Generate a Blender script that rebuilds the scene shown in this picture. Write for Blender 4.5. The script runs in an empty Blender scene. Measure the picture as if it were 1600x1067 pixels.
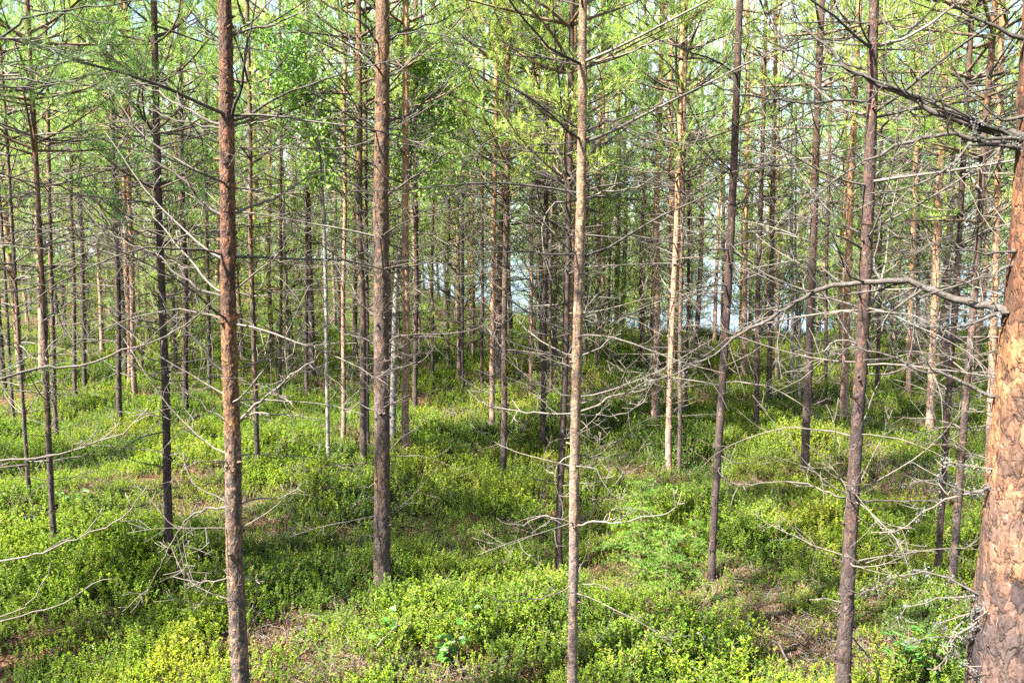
import bpy, math, random
import numpy as np
from mathutils import Vector, Matrix

# ------------------------------------------------------------------ camera, sky, sun, exposure
SC = bpy.context.scene
C = SC.collection
F = 1244.0                    # focal length in pixels of the 1600 px wide frame
PITCH = math.radians(6.0)
CAM = np.array([0.0, 0.0, 2.2])
cam_d = bpy.data.cameras.new('camera'); cam_d.sensor_width = 36; cam_d.lens = F / 1600 * 36
cam_d.clip_start = 0.05; cam_d.clip_end = 6000
cam = bpy.data.objects.new('camera', cam_d); C.objects.link(cam)
cam.location = CAM; cam.rotation_euler = (math.pi / 2 - PITCH, 0, 0)
SC.camera = cam

SUN_EL = math.radians(52); SUN_AZ = math.radians(-122)      # azimuth of the sun, clockwise from +Y (view direction)
sun_dir = Vector((math.cos(SUN_EL) * math.sin(SUN_AZ), math.cos(SUN_EL) * math.cos(SUN_AZ), math.sin(SUN_EL)))
sd = bpy.data.lights.new('sun', 'SUN'); sd.energy = 5.0; sd.angle = math.radians(0.55); sd.color = (1, 0.94, 0.84)
so = bpy.data.objects.new('sun', sd); C.objects.link(so); so.rotation_euler = sun_dir.to_track_quat('Z', 'Y').to_euler()

W = bpy.data.worlds.new('World'); SC.world = W; W.use_nodes = True
nt = W.node_tree; nt.nodes.clear()
sky = nt.nodes.new('ShaderNodeTexSky'); sky.sky_type = 'NISHITA'; sky.sun_disc = False
sky.sun_elevation = SUN_EL; sky.sun_rotation = SUN_AZ; sky.air_density = 1.0; sky.dust_density = 2.0
tc = nt.nodes.new('ShaderNodeTexCoord'); mp = nt.nodes.new('ShaderNodeMapping'); mp.inputs['Scale'].default_value = (1, 1, 3)
nz = nt.nodes.new('ShaderNodeTexNoise'); nz.inputs['Scale'].default_value = 2.2; nz.inputs['Detail'].default_value = 7
rp = nt.nodes.new('ShaderNodeValToRGB'); rp.color_ramp.elements[0].position = 0.42; rp.color_ramp.elements[1].position = 0.62
mx = nt.nodes.new('ShaderNodeMix'); mx.data_type = 'RGBA'; mx.inputs[7].default_value = (4.2, 4.6, 5.2, 1)
bg = nt.nodes.new('ShaderNodeBackground'); bg.inputs['Strength'].default_value = 0.05
ow = nt.nodes.new('ShaderNodeOutputWorld')
L = nt.links.new
L(tc.outputs['Generated'], mp.inputs[0]); L(mp.outputs[0], nz.inputs[0]); L(nz.outputs[0], rp.inputs[0]); L(rp.outputs[0], mx.inputs[0])
L(sky.outputs[0], mx.inputs[6]); L(mx.outputs[2], bg.inputs[0]); L(bg.outputs[0], ow.inputs[0])
SC.view_settings.view_transform = 'Standard'; SC.view_settings.look = 'None'; SC.view_settings.gamma = 1
SC.view_settings.exposure = 3.4
SC.render.engine = 'CYCLES'
SC.cycles.max_bounces = 8; SC.cycles.diffuse_bounces = 5; SC.cycles.transmission_bounces = 4; SC.cycles.glossy_bounces = 2
SC.cycles.use_denoising = False

# ------------------------------------------------------------------ pixels and terrain
FWD = np.array([0, math.cos(PITCH), -math.sin(PITCH)]); UP = np.array([0, math.sin(PITCH), math.cos(PITCH)])
def ray(px, py):
    return np.array([1.0, 0, 0]) * (px - 800) / F + UP * (533.5 - py) / F + FWD
def at(px, py, Y):
    r = ray(px, py); return CAM + r * (Y / r[1])
_r = np.random.default_rng(5)
_W = [(a * math.cos(t), a * math.sin(t), p, m) for a, t, p, m in
      [(k, _r.uniform(0, 6.28), _r.uniform(0, 6.28), amp) for k, amp in
       [(.25, .09), (.33, .08), (.8, .05), (1.1, .05), (1.6, .035), (2.1, .035), (3.3, .032), (4.1, .03), (5.9, .018), (7.7, .012)]]]
def shore(x):
    x = np.asarray(x, float)
    return 23.0 + 24.0 / (1 + np.exp((x + 1.5) / 2.6)) + 0.8 * np.sin(x * .7)
def terrain(x, y):
    x = np.asarray(x, float); y = np.asarray(y, float)
    z = sum(m * np.sin(a * x + b * y + p) for a, b, p, m in _W)
    d = np.clip((y - shore(x)) / 6.0, 0, 1)
    z = z + 2.0 * np.clip((y - 15) / 26, 0, 1) ** 1.3 / (1 + np.exp((x / np.maximum(np.abs(y), 1) + .16) / .035)) * (y > 15)
    z = z * (1 - d) - 3.2 * d * d * (3 - 2 * d)
    return z
def ground_hit(px, py, h=0.0):
    r = ray(px, py); t = 1.0
    for i in range(4000):
        p = CAM + r * t
        if p[2] <= terrain(p[0], p[1]) + h: break
        t += 0.01
    p[2] = terrain(p[0], p[1]); return p
def noise2(x, y, seed, f):
    g = np.random.default_rng(seed); s = 0; tot = 0
    for o in range(4):
        for _ in range(3):
            t = g.uniform(0, 6.28); p = g.uniform(0, 6.28); k = f * (1.9 ** o) * g.uniform(.8, 1.25)
            s = s + np.sin(k * (x * math.cos(t) + y * math.sin(t)) + p) * .62 ** o; tot += .62 ** o
    return s / tot * 1.9

# ------------------------------------------------------------------ mesh builder
def nrm(v):
    v = np.asarray(v, float); return v / (np.linalg.norm(v, axis=-1, keepdims=True) + 1e-12)
class MB:
    def __init__(s): s.v = []; s.q = []; s.t = []; s.qm = []; s.tm = []; s.n = 0
    def addv(s, a): s.v.append(a); k = s.n; s.n += len(a); return k
    def quads(s, f, m=0): s.q.append(f); s.qm.append(np.full(len(f), m, np.int32))
    def tris(s, f, m=0): s.t.append(f); s.tm.append(np.full(len(f), m, np.int32))
    def tube(s, P, R, sides=5, m=0, cap=True, disp=None):
        P = np.asarray(P, float); n = len(P); R = np.broadcast_to(np.asarray(R, float), (n,))
        T = nrm(np.gradient(P, axis=0)); mean = np.abs(T.mean(0)); ref = np.zeros(3); ref[int(np.argmin(mean))] = 1
        U = nrm(np.cross(T, ref)); V = np.cross(T, U)
        a = np.arange(sides) * 2 * math.pi / sides
        rr = R[:, None] * (np.ones((n, sides)) if disp is None else disp)
        ring = P[:, None, :] + (U[:, None, :] * np.cos(a)[None, :, None] + V[:, None, :] * np.sin(a)[None, :, None]) * rr[:, :, None]
        k = s.addv(ring.reshape(-1, 3))
        i = np.arange(n - 1)[:, None] * sides; j = np.arange(sides)[None, :]; j2 = (j + 1) % sides
        s.quads(np.stack([k + i + j, k + i + j2, k + i + sides + j2, k + i + sides + j], -1).reshape(-1, 4), m)
        if cap:
            e = s.addv((P[-1] + T[-1] * R[-1])[None]); b = k + (n - 1) * sides; j = np.arange(sides)
            s.tris(np.stack([b + j, b + (j + 1) % sides, np.full(sides, e)], -1), m)
    def blades(s, rng, pos, d, ln, n, bl, w, m=0, amin=22, amax=62):
        pos = np.asarray(pos); d = nrm(d); S = len(pos)
        ln = np.broadcast_to(np.asarray(ln, float), (S,))
        ref = nrm(rng.normal(size=(S, 3))); u = nrm(np.cross(d, ref)); v = np.cross(d, u)
        t = rng.uniform(0, 1, (S, n)); ph = rng.uniform(0, 2 * math.pi, (S, n)); al = np.radians(rng.uniform(amin, amax, (S, n)))
        bd = d[:, None] * np.cos(al)[..., None] + (u[:, None] * np.cos(ph)[..., None] + v[:, None] * np.sin(ph)[..., None]) * np.sin(al)[..., None]
        b = pos[:, None] + d[:, None] * (ln[:, None] * t)[..., None]
        L_ = bl * rng.uniform(.75, 1.15, (S, n))
        side = nrm(np.cross(bd, rng.normal(size=(S, n, 3)))) * (w / 2)
        V_ = np.stack([b - side, b + side, b + bd * L_[..., None]], 2).reshape(-1, 3)
        k = s.addv(V_); N = S * n
        s.tris(k + np.arange(N * 3).reshape(N, 3), m)
    def leaves(s, rng, pos, d, nr, ln, wd, m=0):
        """folded rhombic leaves: pos base, d direction, nr face normal"""
        d = nrm(d); nr = nrm(nr - d * (nr * d).sum(-1, keepdims=True)); sd_ = np.cross(d, nr); N = len(pos)
        ln = np.broadcast_to(ln, (N,))[:, None]; wd = np.broadcast_to(wd, (N,))[:, None]
        tip = pos + d * ln - nr * ln * .12; mid = pos + d * ln * .5
        l = mid + sd_ * wd * .5 + nr * wd * .15; r = mid - sd_ * wd * .5 + nr * wd * .15
        l2 = pos + d * ln * .8 + sd_ * wd * .28 + nr * wd * .05; r2 = pos + d * ln * .8 - sd_ * wd * .28 + nr * wd * .05
        k = s.addv(np.stack([pos, l, l2, tip, r2, r], 1).reshape(-1, 3)); b = k + np.arange(N)[:, None] * 6
        s.quads(b + np.array([[0, 1, 2, 3]]), m); s.quads(b + np.array([[0, 3, 4, 5]]), m)
    def mesh(s, name, mats, smooth=True):
        me = bpy.data.meshes.new(name)
        V_ = np.concatenate(s.v) if s.v else np.zeros((0, 3))
        q = np.concatenate(s.q) if s.q else np.zeros((0, 4), int); t = np.concatenate(s.t) if s.t else np.zeros((0, 3), int)
        mi = np.concatenate(s.qm + s.tm) if (s.qm or s.tm) else np.zeros(0, np.int32)
        me.vertices.add(len(V_)); me.vertices.foreach_set('co', V_.astype(np.float32).ravel())
        loops = np.concatenate([q.ravel(), t.ravel()]).astype(np.int32)
        me.loops.add(len(loops)); me.loops.foreach_set('vertex_index', loops)
        np_ = len(q) + len(t); me.polygons.add(np_)
        st = np.concatenate([np.arange(len(q)) * 4, len(q) * 4 + np.arange(len(t)) * 3]).astype(np.int32)
        me.polygons.foreach_set('loop_start', st)
        me.polygons.foreach_set('material_index', mi.astype(np.int32))
        me.polygons.foreach_set('use_smooth', np.full(np_, smooth))
        for m in mats: me.materials.append(m)
        me.update(calc_edges=True); me.validate()
        return me
def link(name, data, parent=None, **props):
    o = bpy.data.objects.new(name, data); C.objects.link(o)
    if parent: o.parent = parent
    for k, v in props.items():
        if v: o[k] = v
    return o
def resample(P, step):
    P = np.asarray(P, float)
    if len(P) < 3: P = np.array([P[0], (P[0] + P[-1]) / 2, P[-1]])
    E = np.vstack([2 * P[0] - P[1], P, 2 * P[-1] - P[-2]]); out = []
    for i in range(1, len(E) - 2):
        n = max(1, int(math.ceil(np.linalg.norm(E[i + 1] - E[i]) / step)))
        t = (np.arange(n) / n)[:, None]; a, b, c, d = E[i - 1], E[i], E[i + 1], E[i + 2]
        out.append(.5 * ((2 * b) + (-a + c) * t + (2 * a - 5 * b + 4 * c - d) * t ** 2 + (-a + 3 * b - 3 * c + d) * t ** 3))
    out.append(P[-1:]); return np.concatenate(out)

# ------------------------------------------------------------------ materials
def mat(name, build):
    m = bpy.data.materials.new(name); m.use_nodes = True; n = m.node_tree; n.nodes.clear()
    out = n.nodes.new('ShaderNodeOutputMaterial'); build(n, out); return m
def N(n, t, **kw):
    x = n.nodes.new(t)
    for k, v in kw.items():
        if k in x.inputs: x.inputs[k].default_value = v
        else: setattr(x, k, v)
    return x
def ramp(n, stops, interp='LINEAR'):
    r = n.nodes.new('ShaderNodeValToRGB'); e = r.color_ramp.elements; r.color_ramp.interpolation = interp
    while len(e) < len(stops): e.new(.5)
    for i, (p, c) in enumerate(stops): e[i].position = p; e[i].color = (*c, 1)
    return r
def leaf_mat(name, stops, trans=.4, nscale=1.2, gloss=.012, rnd=.45, rough=.45):
    """colour from object random and slow world noise; two-sided with light passing through"""
    def b(n, out):
        l = n.links.new; oi = N(n, 'ShaderNodeObjectInfo'); ge = N(n, 'ShaderNodeNewGeometry')
        nz = N(n, 'ShaderNodeTexNoise', Scale=nscale, Detail=3.0); l(ge.outputs['Position'], nz.inputs[0])
        a = N(n, 'ShaderNodeMath', operation='MULTIPLY'); a.inputs[1].default_value = rnd; l(oi.outputs['Random'], a.inputs[0])
        c = N(n, 'ShaderNodeMath', operation='MULTIPLY_ADD'); c.inputs[1].default_value = 1.5; c.inputs[2].default_value = -.25 - rnd / 2
        l(nz.outputs[0], c.inputs[0]); s0 = N(n, 'ShaderNodeMath', operation='ADD'); l(a.outputs[0], s0.inputs[0]); l(c.outputs[0], s0.inputs[1])
        r = N(n, 'ShaderNodeMath', operation='MULTIPLY_ADD'); r.inputs[1].default_value = .35; l(ge.outputs['Random Per Island'], r.inputs[0])
        s1 = N(n, 'ShaderNodeMath', operation='SUBTRACT'); s1.inputs[1].default_value = .17; l(s0.outputs[0], r.inputs[2]); l(r.outputs[0], s1.inputs[0])
        cr = ramp(n, stops); l(s1.outputs[0], cr.inputs[0])
        d = N(n, 'ShaderNodeBsdfDiffuse'); t = N(n, 'ShaderNodeBsdfTranslucent'); g = N(n, 'ShaderNodeBsdfGlossy', Roughness=rough)
        g.inputs['Color'].default_value = (1, 1, 1, 1)
        l(cr.outputs[0], d.inputs[0]); l(cr.outputs[0], t.inputs[0])
        m1 = N(n, 'ShaderNodeMixShader'); m1.inputs[0].default_value = trans; l(d.outputs[0], m1.inputs[1]); l(t.outputs[0], m1.inputs[2])
        m2 = N(n, 'ShaderNodeMixShader'); m2.inputs[0].default_value = gloss; l(m1.outputs[0], m2.inputs[1]); l(g.outputs[0], m2.inputs[2])
        l(m2.outputs[0], out.inputs[0])
    return mat(name, b)
M_needle = leaf_mat('needles_pine', [(0, (.075, .19, .05)), (.45, (.19, .31, .058)), (1, (.36, .43, .07))], .52, .6, gloss=.02)
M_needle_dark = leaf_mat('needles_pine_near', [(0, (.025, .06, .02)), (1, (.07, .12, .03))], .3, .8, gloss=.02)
M_spruce = leaf_mat('needles_spruce', [(0, (.06, .15, .02)), (1, (.18, .28, .035))], .4, 3)
M_birch = leaf_mat('leaves_birch', [(0, (.11, .24, .04)), (1, (.30, .43, .07))], .5, 2, gloss=.02)
M_bil = leaf_mat('leaves_bilberry', [(0, (.024, .07, .008)), (.35, (.082, .165, .010)), (.7, (.185, .27, .013)), (1, (.30, .32, .02))], .45, .9, gloss=.006, rnd=.4)
M_lingon = leaf_mat('leaves_lingonberry', [(0, (.018, .05, .012)), (1, (.06, .13, .018))], .25, 1.5, gloss=.02)
M_dry = leaf_mat('leaves_dry_heather', [(0, (.05, .022, .012)), (.5, (.12, .06, .03)), (1, (.25, .155, .085))], .2, 2, gloss=.02)
M_leaf_big = leaf_mat('leaves_seedling', [(0, (.04, .13, .02)), (1, (.10, .24, .04))], .45, 4, gloss=.02)

def bark_mat(name, low, mid, high, z0, z1, sx=28, sz=9, bump=.6, dist=.012, crack=(.035, .022, .018), lichen=.0, plated=False):
    def b(n, out):
        l = n.links.new; tc = N(n, 'ShaderNodeTexCoord'); oi = N(n, 'ShaderNodeObjectInfo')
        off = N(n, 'ShaderNodeVectorMath', operation='SCALE'); off.inputs[0].default_value = (31, 17, 23); l(oi.outputs['Random'], off.inputs['Scale'])
        ad = N(n, 'ShaderNodeVectorMath', operation='ADD'); l(tc.outputs['Object'], ad.inputs[0]); l(off.outputs[0], ad.inputs[1])
        mp = N(n, 'ShaderNodeMapping'); mp.inputs['Scale'].default_value = (sx, sx, sz); l(ad.outputs[0], mp.inputs[0])
        wn = N(n, 'ShaderNodeTexNoise', Scale=.6, Detail=3.0); l(mp.outputs[0], wn.inputs[0])
        wm = N(n, 'ShaderNodeMix', data_type='VECTOR'); wm.inputs[0].default_value = .35; l(mp.outputs[0], wm.inputs[4]); 
        wn.inputs['Scale'].default_value = 1.1; wa = N(n, 'ShaderNodeVectorMath', operation='MULTIPLY_ADD'); wa.inputs[1].default_value = (2.2, 2.2, 2.6)
        l(wn.outputs['Color'], wa.inputs[0]); l(mp.outputs[0], wa.inputs[2])
        vo = N(n, 'ShaderNodeTexVoronoi', feature='DISTANCE_TO_EDGE', Scale=1.0); l(wa.outputs[0], vo.inputs[0])
        vc = N(n, 'ShaderNodeTexVoronoi', Scale=1.0); l(wa.outputs[0], vc.inputs[0])
        fn = N(n, 'ShaderNodeTexNoise', Scale=2.5, Detail=8.0, Roughness=.7); l(mp.outputs[0], fn.inputs[0])
        # height blend
        sp = N(n, 'ShaderNodeSeparateXYZ'); l(tc.outputs['Object'], sp.inputs[0])
        bn = N(n, 'ShaderNodeTexNoise', Scale=2.2, Detail=4.0); l(ad.outputs[0], bn.inputs[0])
        hm = N(n, 'ShaderNodeMapRange'); hm.inputs['From Min'].default_value = z0; hm.inputs['From Max'].default_value = z1; l(sp.outputs[2], hm.inputs[0])
        ha = N(n, 'ShaderNodeMath', operation='MULTIPLY_ADD'); ha.inputs[1].default_value = 1.5; l(bn.outputs[0], ha.inputs[0])
        hb = N(n, 'ShaderNodeMath', operation='SUBTRACT'); hb.inputs[1].default_value = .75; l(hm.outputs[0], ha.inputs[2]); l(ha.outputs[0], hb.inputs[0])
        hr = ramp(n, [(0.05, low), (.5, mid), (.95, high)]); l(hb.outputs[0], hr.inputs[0])
        # plate tint
        ct = ramp(n, [(0, (.5, .52, .6)), (.5, (1, 1, 1)), (1, (1.6, 1.35, 1.15))]); sp2 = N(n, 'ShaderNodeSeparateColor'); l(vc.outputs['Color'], sp2.inputs[0]); l(sp2.outputs[0], ct.inputs[0])
        m1 = N(n, 'ShaderNodeMix', data_type='RGBA', blend_type='MULTIPLY'); m1.inputs[0].default_value = .9; l(hr.outputs[0], m1.inputs[6]); l(ct.outputs[0], m1.inputs[7])
        ft = ramp(n, [(.3, (.45, .42, .42)), (.55, (1, 1, 1)), (.75, (1.45, 1.4, 1.35))]); l(fn.outputs[0], ft.inputs[0])
        m2 = N(n, 'ShaderNodeMix', data_type='RGBA', blend_type='MULTIPLY'); m2.inputs[0].default_value = .9; l(m1.outputs[2], m2.inputs[6]); l(ft.outputs[0], m2.inputs[7])
        ck = N(n, 'ShaderNodeTexNoise', Scale=1.7, Detail=5.0, Roughness=.7); l(mp.outputs[0], ck.inputs[0])
        ca = N(n, 'ShaderNodeMath', operation='MULTIPLY_ADD'); ca.inputs[1].default_value = .55; l(ck.outputs[0], ca.inputs[0]); l(vo.outputs[0], ca.inputs[2])
        cr = ramp(n, [(.22, (0, 0, 0)), (.30, (.75, .75, .75)), (.45, (1, 1, 1))]); l(ca.outputs[0], cr.inputs[0])
        m3 = N(n, 'ShaderNodeMix', data_type='RGBA'); m3.inputs[6].default_value = (*crack, 1); l(cr.outputs[0], m3.inputs[0]); l(m2.outputs[2], m3.inputs[7])
        # pale lichen specks
        ln_ = N(n, 'ShaderNodeTexNoise', Scale=26.0, Detail=5.0, Roughness=.65); l(ad.outputs[0], ln_.inputs[0])
        lr = ramp(n, [(.62 - lichen * .12, (0, 0, 0)), (.70 - lichen * .1, (1, 1, 1))]); l(ln_.outputs[0], lr.inputs[0])
        lm = N(n, 'ShaderNodeMath', operation='MULTIPLY'); lm.inputs[1].default_value = .75 if lichen else .35; l(lr.outputs[0], lm.inputs[0])
        m4 = N(n, 'ShaderNodeMix', data_type='RGBA'); m4.inputs[7].default_value = (.25, .25, .225, 1); l(lm.outputs[0], m4.inputs[0]); l(m3.outputs[2], m4.inputs[6])
        if plated:
            a1 = N(n, 'ShaderNodeAttribute', attribute_name='crack'); a2 = N(n, 'ShaderNodeAttribute', attribute_name='tone')
            c1 = ramp(n, [(.05, (.30, .27, .28)), (.3, (.9, .88, .86)), (1, (1, 1, 1))]); l(a1.outputs['Fac'], c1.inputs[0]); c2 = ramp(n, [(0, (.6, .62, .68)), (.6, (1, 1, 1)), (1, (1.35, 1.25, 1.1))]); l(a2.outputs['Fac'], c2.inputs[0])
            q1 = N(n, 'ShaderNodeMix', data_type='RGBA', blend_type='MULTIPLY'); q1.inputs[0].default_value = 1; l(m4.outputs[2], q1.inputs[6]); l(c1.outputs[0], q1.inputs[7])
            q2 = N(n, 'ShaderNodeMix', data_type='RGBA', blend_type='MULTIPLY'); q2.inputs[0].default_value = 1; l(q1.outputs[2], q2.inputs[6]); l(c2.outputs[0], q2.inputs[7]); m4 = q2
        h1 = N(n, 'ShaderNodeMath', operation='MULTIPLY_ADD'); h1.inputs[1].default_value = .5; l(fn.outputs[0], h1.inputs[0])
        l(cr.outputs[0], h1.inputs[2])
        h2 = N(n, 'ShaderNodeMath', operation='MULTIPLY_ADD'); h2.inputs[1].default_value = .7; l(sp2.outputs[1], h2.inputs[0]); l(h1.outputs[0], h2.inputs[2])
        bp = N(n, 'ShaderNodeBump', Strength=bump, Distance=dist); l(h2.outputs[0], bp.inputs['Height'])
        p = N(n, 'ShaderNodeBsdfPrincipled', Roughness=.85); p.inputs['Specular IOR Level'].default_value = .25
        l(m4.outputs[2], p.inputs['Base Color']); l(bp.outputs[0], p.inputs['Normal']); l(p.outputs[0], out.inputs[0])
    return mat(name, b)
M_bark = bark_mat('bark_pine', (0.061, 0.047, 0.043), (0.080, 0.052, 0.035), (0.122, 0.068, 0.035), .3, 4.2, 34, 15, .8, .010)
M_bark_red = bark_mat('bark_pine_flaky', (.105, .08, .066), (.16, .088, .045), (.095, .048, .028), .6, 2.4, 42, 26, .9, .009, (.025, .015, .012), plated=True)
M_bark_slim = bark_mat('bark_pine_slim', (0.125, 0.098, 0.086), (0.167, 0.119, 0.083), (0.173, 0.119, 0.071), .2, 3.2, 45, 60, .7, .006)
M_bark_dark = bark_mat('bark_pine_dark', (0.044, 0.033, 0.031), (0.046, 0.029, 0.024), (0.067, 0.039, 0.027), .4, 4.5, 42, 20, .8, .008)
M_bark_giant = bark_mat('bark_pine_old', (0.058, 0.042, 0.038), (0.170, 0.081, 0.036), (0.049, 0.020, 0.011), 1.15, 2.55, 26, 13, .8, .013, (.05, .028, .02), plated=True)  # orange bark; sunlit band at mid height, shade above and below, painted in
M_bark_tan = bark_mat('bark_pine_tan', (0.187, 0.130, 0.101), (0.288, 0.180, 0.112), (0.331, 0.187, 0.094), .1, 3.5, 40, 24, .7, .006)
M_birch_bark = bark_mat('bark_birch', (0.140, 0.133, 0.122), (0.175, 0.168, 0.154), (0.140, 0.126, 0.112), .2, 3, 8, 40, .3, .003, (.2, .18, .16))
def wood_mat(name, a, b_, lich):
    def b(n, out):
        l = n.links.new; ge = N(n, 'ShaderNodeNewGeometry'); oi = N(n, 'ShaderNodeObjectInfo')
        nz = N(n, 'ShaderNodeTexNoise', Scale=5.0, Detail=4.0); l(ge.outputs['Position'], nz.inputs[0])
        ad = N(n, 'ShaderNodeMath', operation='MULTIPLY_ADD'); ad.inputs[1].default_value = .5; l(oi.outputs['Random'], ad.inputs[0]); l(nz.outputs[0], ad.inputs[2])
        cr = ramp(n, [(.45, a), (.95, b_)]); l(ad.outputs[0], cr.inputs[0])
        n2 = N(n, 'ShaderNodeTexNoise', Scale=60.0, Detail=4.0); l(ge.outputs['Position'], n2.inputs[0])
        lr = ramp(n, [(.5, (0, 0, 0)), (.62, (1, 1, 1))]); l(n2.outputs[0], lr.inputs[0])
        ml = N(n, 'ShaderNodeMath', operation='MULTIPLY'); ml.inputs[1].default_value = lich; l(lr.outputs[0], ml.inputs[0])
        m = N(n, 'ShaderNodeMix', data_type='RGBA'); m.inputs[7].default_value = (.28, .28, .26, 1); l(ml.outputs[0], m.inputs[0]); l(cr.outputs[0], m.inputs[6])
        bp = N(n, 'ShaderNodeBump', Strength=.6, Distance=.004); l(n2.outputs[0], bp.inputs['Height'])
        p = N(n, 'ShaderNodeBsdfPrincipled', Roughness=.8); p.inputs['Specular IOR Level'].default_value = .25
        l(m.outputs[2], p.inputs['Base Color']); l(bp.outputs[0], p.inputs['Normal']); l(p.outputs[0], out.inputs[0])
    return mat(name, b)
M_dead = wood_mat('dead_wood', (.028, .022, .019), (.09, .075, .062), .1)
M_dead_pale = wood_mat('dead_wood_pale', (.045, .037, .032), (.12, .104, .088), .1)
M_dead_shaded = wood_mat('dead_wood_shaded', (.012, .010, .0095), (.04, .033, .028), .08)  # same dead wood, with the shade of backlit branches put into the colour
M_twig = wood_mat('live_twig', (.045, .032, .022), (.10, .07, .042), 0)
M_lichen = wood_mat('lichen', (.05, .052, .05), (.11, .113, .105), .1)

# ------------------------------------------------------------------ ground, water, far shore
def g_build(n, out):
    l = n.links.new; ge = N(n, 'ShaderNodeNewGeometry')
    a = N(n, 'ShaderNodeTexNoise', Scale=1.3, Detail=6.0); l(ge.outputs['Position'], a.inputs[0])
    f = N(n, 'ShaderNodeTexNoise', Scale=38.0, Detail=6.0, Roughness=.7); l(ge.outputs['Position'], f.inputs[0])
    v = N(n, 'ShaderNodeTexVoronoi', Scale=55.0); l(ge.outputs['Position'], v.inputs[0])
    c1 = ramp(n, [(.35, (.022, .015, .01)), (.5, (.08, .042, .024)), (.68, (.20, .115, .07))]); l(f.outputs[0], c1.inputs[0])
    c2 = ramp(n, [(.3, (.015, .025, .006)), (.55, (.045, .07, .012)), (.75, (.11, .14, .022))]); l(f.outputs[0], c2.inputs[0])
    mr = ramp(n, [(.42, (0, 0, 0)), (.56, (1, 1, 1))]); l(a.outputs[0], mr.inputs[0])
    m = N(n, 'ShaderNodeMix', data_type='RGBA'); l(mr.outputs[0], m.inputs[0]); l(c1.outputs[0], m.inputs[6]); l(c2.outputs[0], m.inputs[7])
    h = N(n, 'ShaderNodeMath', operation='ADD'); l(f.outputs[0], h.inputs[0]); l(v.outputs[0], h.inputs[1])
    bp = N(n, 'ShaderNodeBump', Strength=1.0, Distance=.03); l(h.outputs[0], bp.inputs['Height'])
    p = N(n, 'ShaderNodeBsdfPrincipled', Roughness=.95); p.inputs['Specular IOR Level'].default_value = .1
    l(m.outputs[2], p.inputs['Base Color']); l(bp.outputs[0], p.inputs['Normal']); l(p.outputs[0], out.inputs[0])
M_ground = mat('forest_floor', g_build)
def axis(lo, hi, core0, core1, fine, coarse):
    a = list(np.arange(core0, core1 + 1e-6, fine)); x = core0; s = fine; left = []
    while x > lo: s = min(s * 1.25, coarse); x -= s; left.append(x)
    x = a[-1]; s = fine
    while x < hi: s = min(s * 1.25, coarse); x += s; a.append(x)
    return np.array(left[::-1] + a)
gx = axis(-500, 500, -14, 14, .14, 40); gy = axis(-60, 300, 1.5, 32, .14, 30)
X, Y = np.meshgrid(gx, gy); Z = terrain(X, Y)
b = MB(); b.addv(np.stack([X, Y, Z], -1).reshape(-1, 3)); nx = len(gx)
i = np.arange(len(gy) - 1)[:, None] * nx + np.arange(nx - 1)[None]
b.quads(np.stack([i, i + 1, i + nx + 1, i + nx], -1).reshape(-1, 4))
link('ground', b.mesh('ground', [M_ground]), kind='structure')
def w_build(n, out):
    l = n.links.new; ge = N(n, 'ShaderNodeNewGeometry')
    mp = N(n, 'ShaderNodeMapping'); mp.inputs['Scale'].default_value = (1, 2.2, 1); l(ge.outputs['Position'], mp.inputs[0])
    f = N(n, 'ShaderNodeTexNoise', Scale=1.6, Detail=5.0); l(mp.outputs[0], f.inputs[0])
    bp = N(n, 'ShaderNodeBump', Strength=.7, Distance=.25); l(f.outputs[0], bp.inputs['Height'])
    p = N(n, 'ShaderNodeBsdfPrincipled', Roughness=.12); p.inputs['Base Color'].default_value = (.05, .09, .14, 1)
    l(bp.outputs[0], p.inputs['Normal']); l(p.outputs[0], out.inputs[0])
M_water = mat('lake_water', w_build)
b = MB(); b.addv(np.array([[-3000, 15, -1.3], [3000, 15, -1.3], [3000, 3000, -1.3], [-3000, 3000, -1.3]], float)); b.quads(np.array([[0, 1, 2, 3]]))
link('lake_water', b.mesh('lake_water', [M_water]), kind='structure')
def h_build(n, out):
    l = n.links.new; ge = N(n, 'ShaderNodeNewGeometry'); f = N(n, 'ShaderNodeTexNoise', Scale=.15, Detail=8.0); l(ge.outputs['Position'], f.inputs[0])
    c = ramp(n, [(.3, (.05, .08, .07)), (.7, (.11, .15, .12))]); l(f.outputs[0], c.inputs[0])
    p = N(n, 'ShaderNodeBsdfDiffuse'); l(c.outputs[0], p.inputs[0]); l(p.outputs[0], out.inputs[0])
M_hill = mat('far_wood', h_build)
hx = np.linspace(-2500, 2500, 600); rows = []
hz = 9 + 7 * noise2(hx, hx * 0, 3, .006) + 1.2 * np.random.default_rng(2).normal(size=600)
for k, (yy, zz) in enumerate([(900, -2), (905, .4), (930, 1.0), (1300, .8)]):
    rows.append(np.stack([hx, np.full(600, yy) + 12 * np.sin(hx * .01), (np.maximum(hz, 5) * zz if zz > 0 else np.full(600, -2.0))], -1))
b = MB(); b.addv(np.concatenate(rows)); i = np.arange(3)[:, None] * 600 + np.arange(599)[None]
b.quads(np.stack([i, i + 1, i + 601, i + 600], -1).reshape(-1, 4)); link('hills', b.mesh('hills', [M_hill]), kind='structure')

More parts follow.
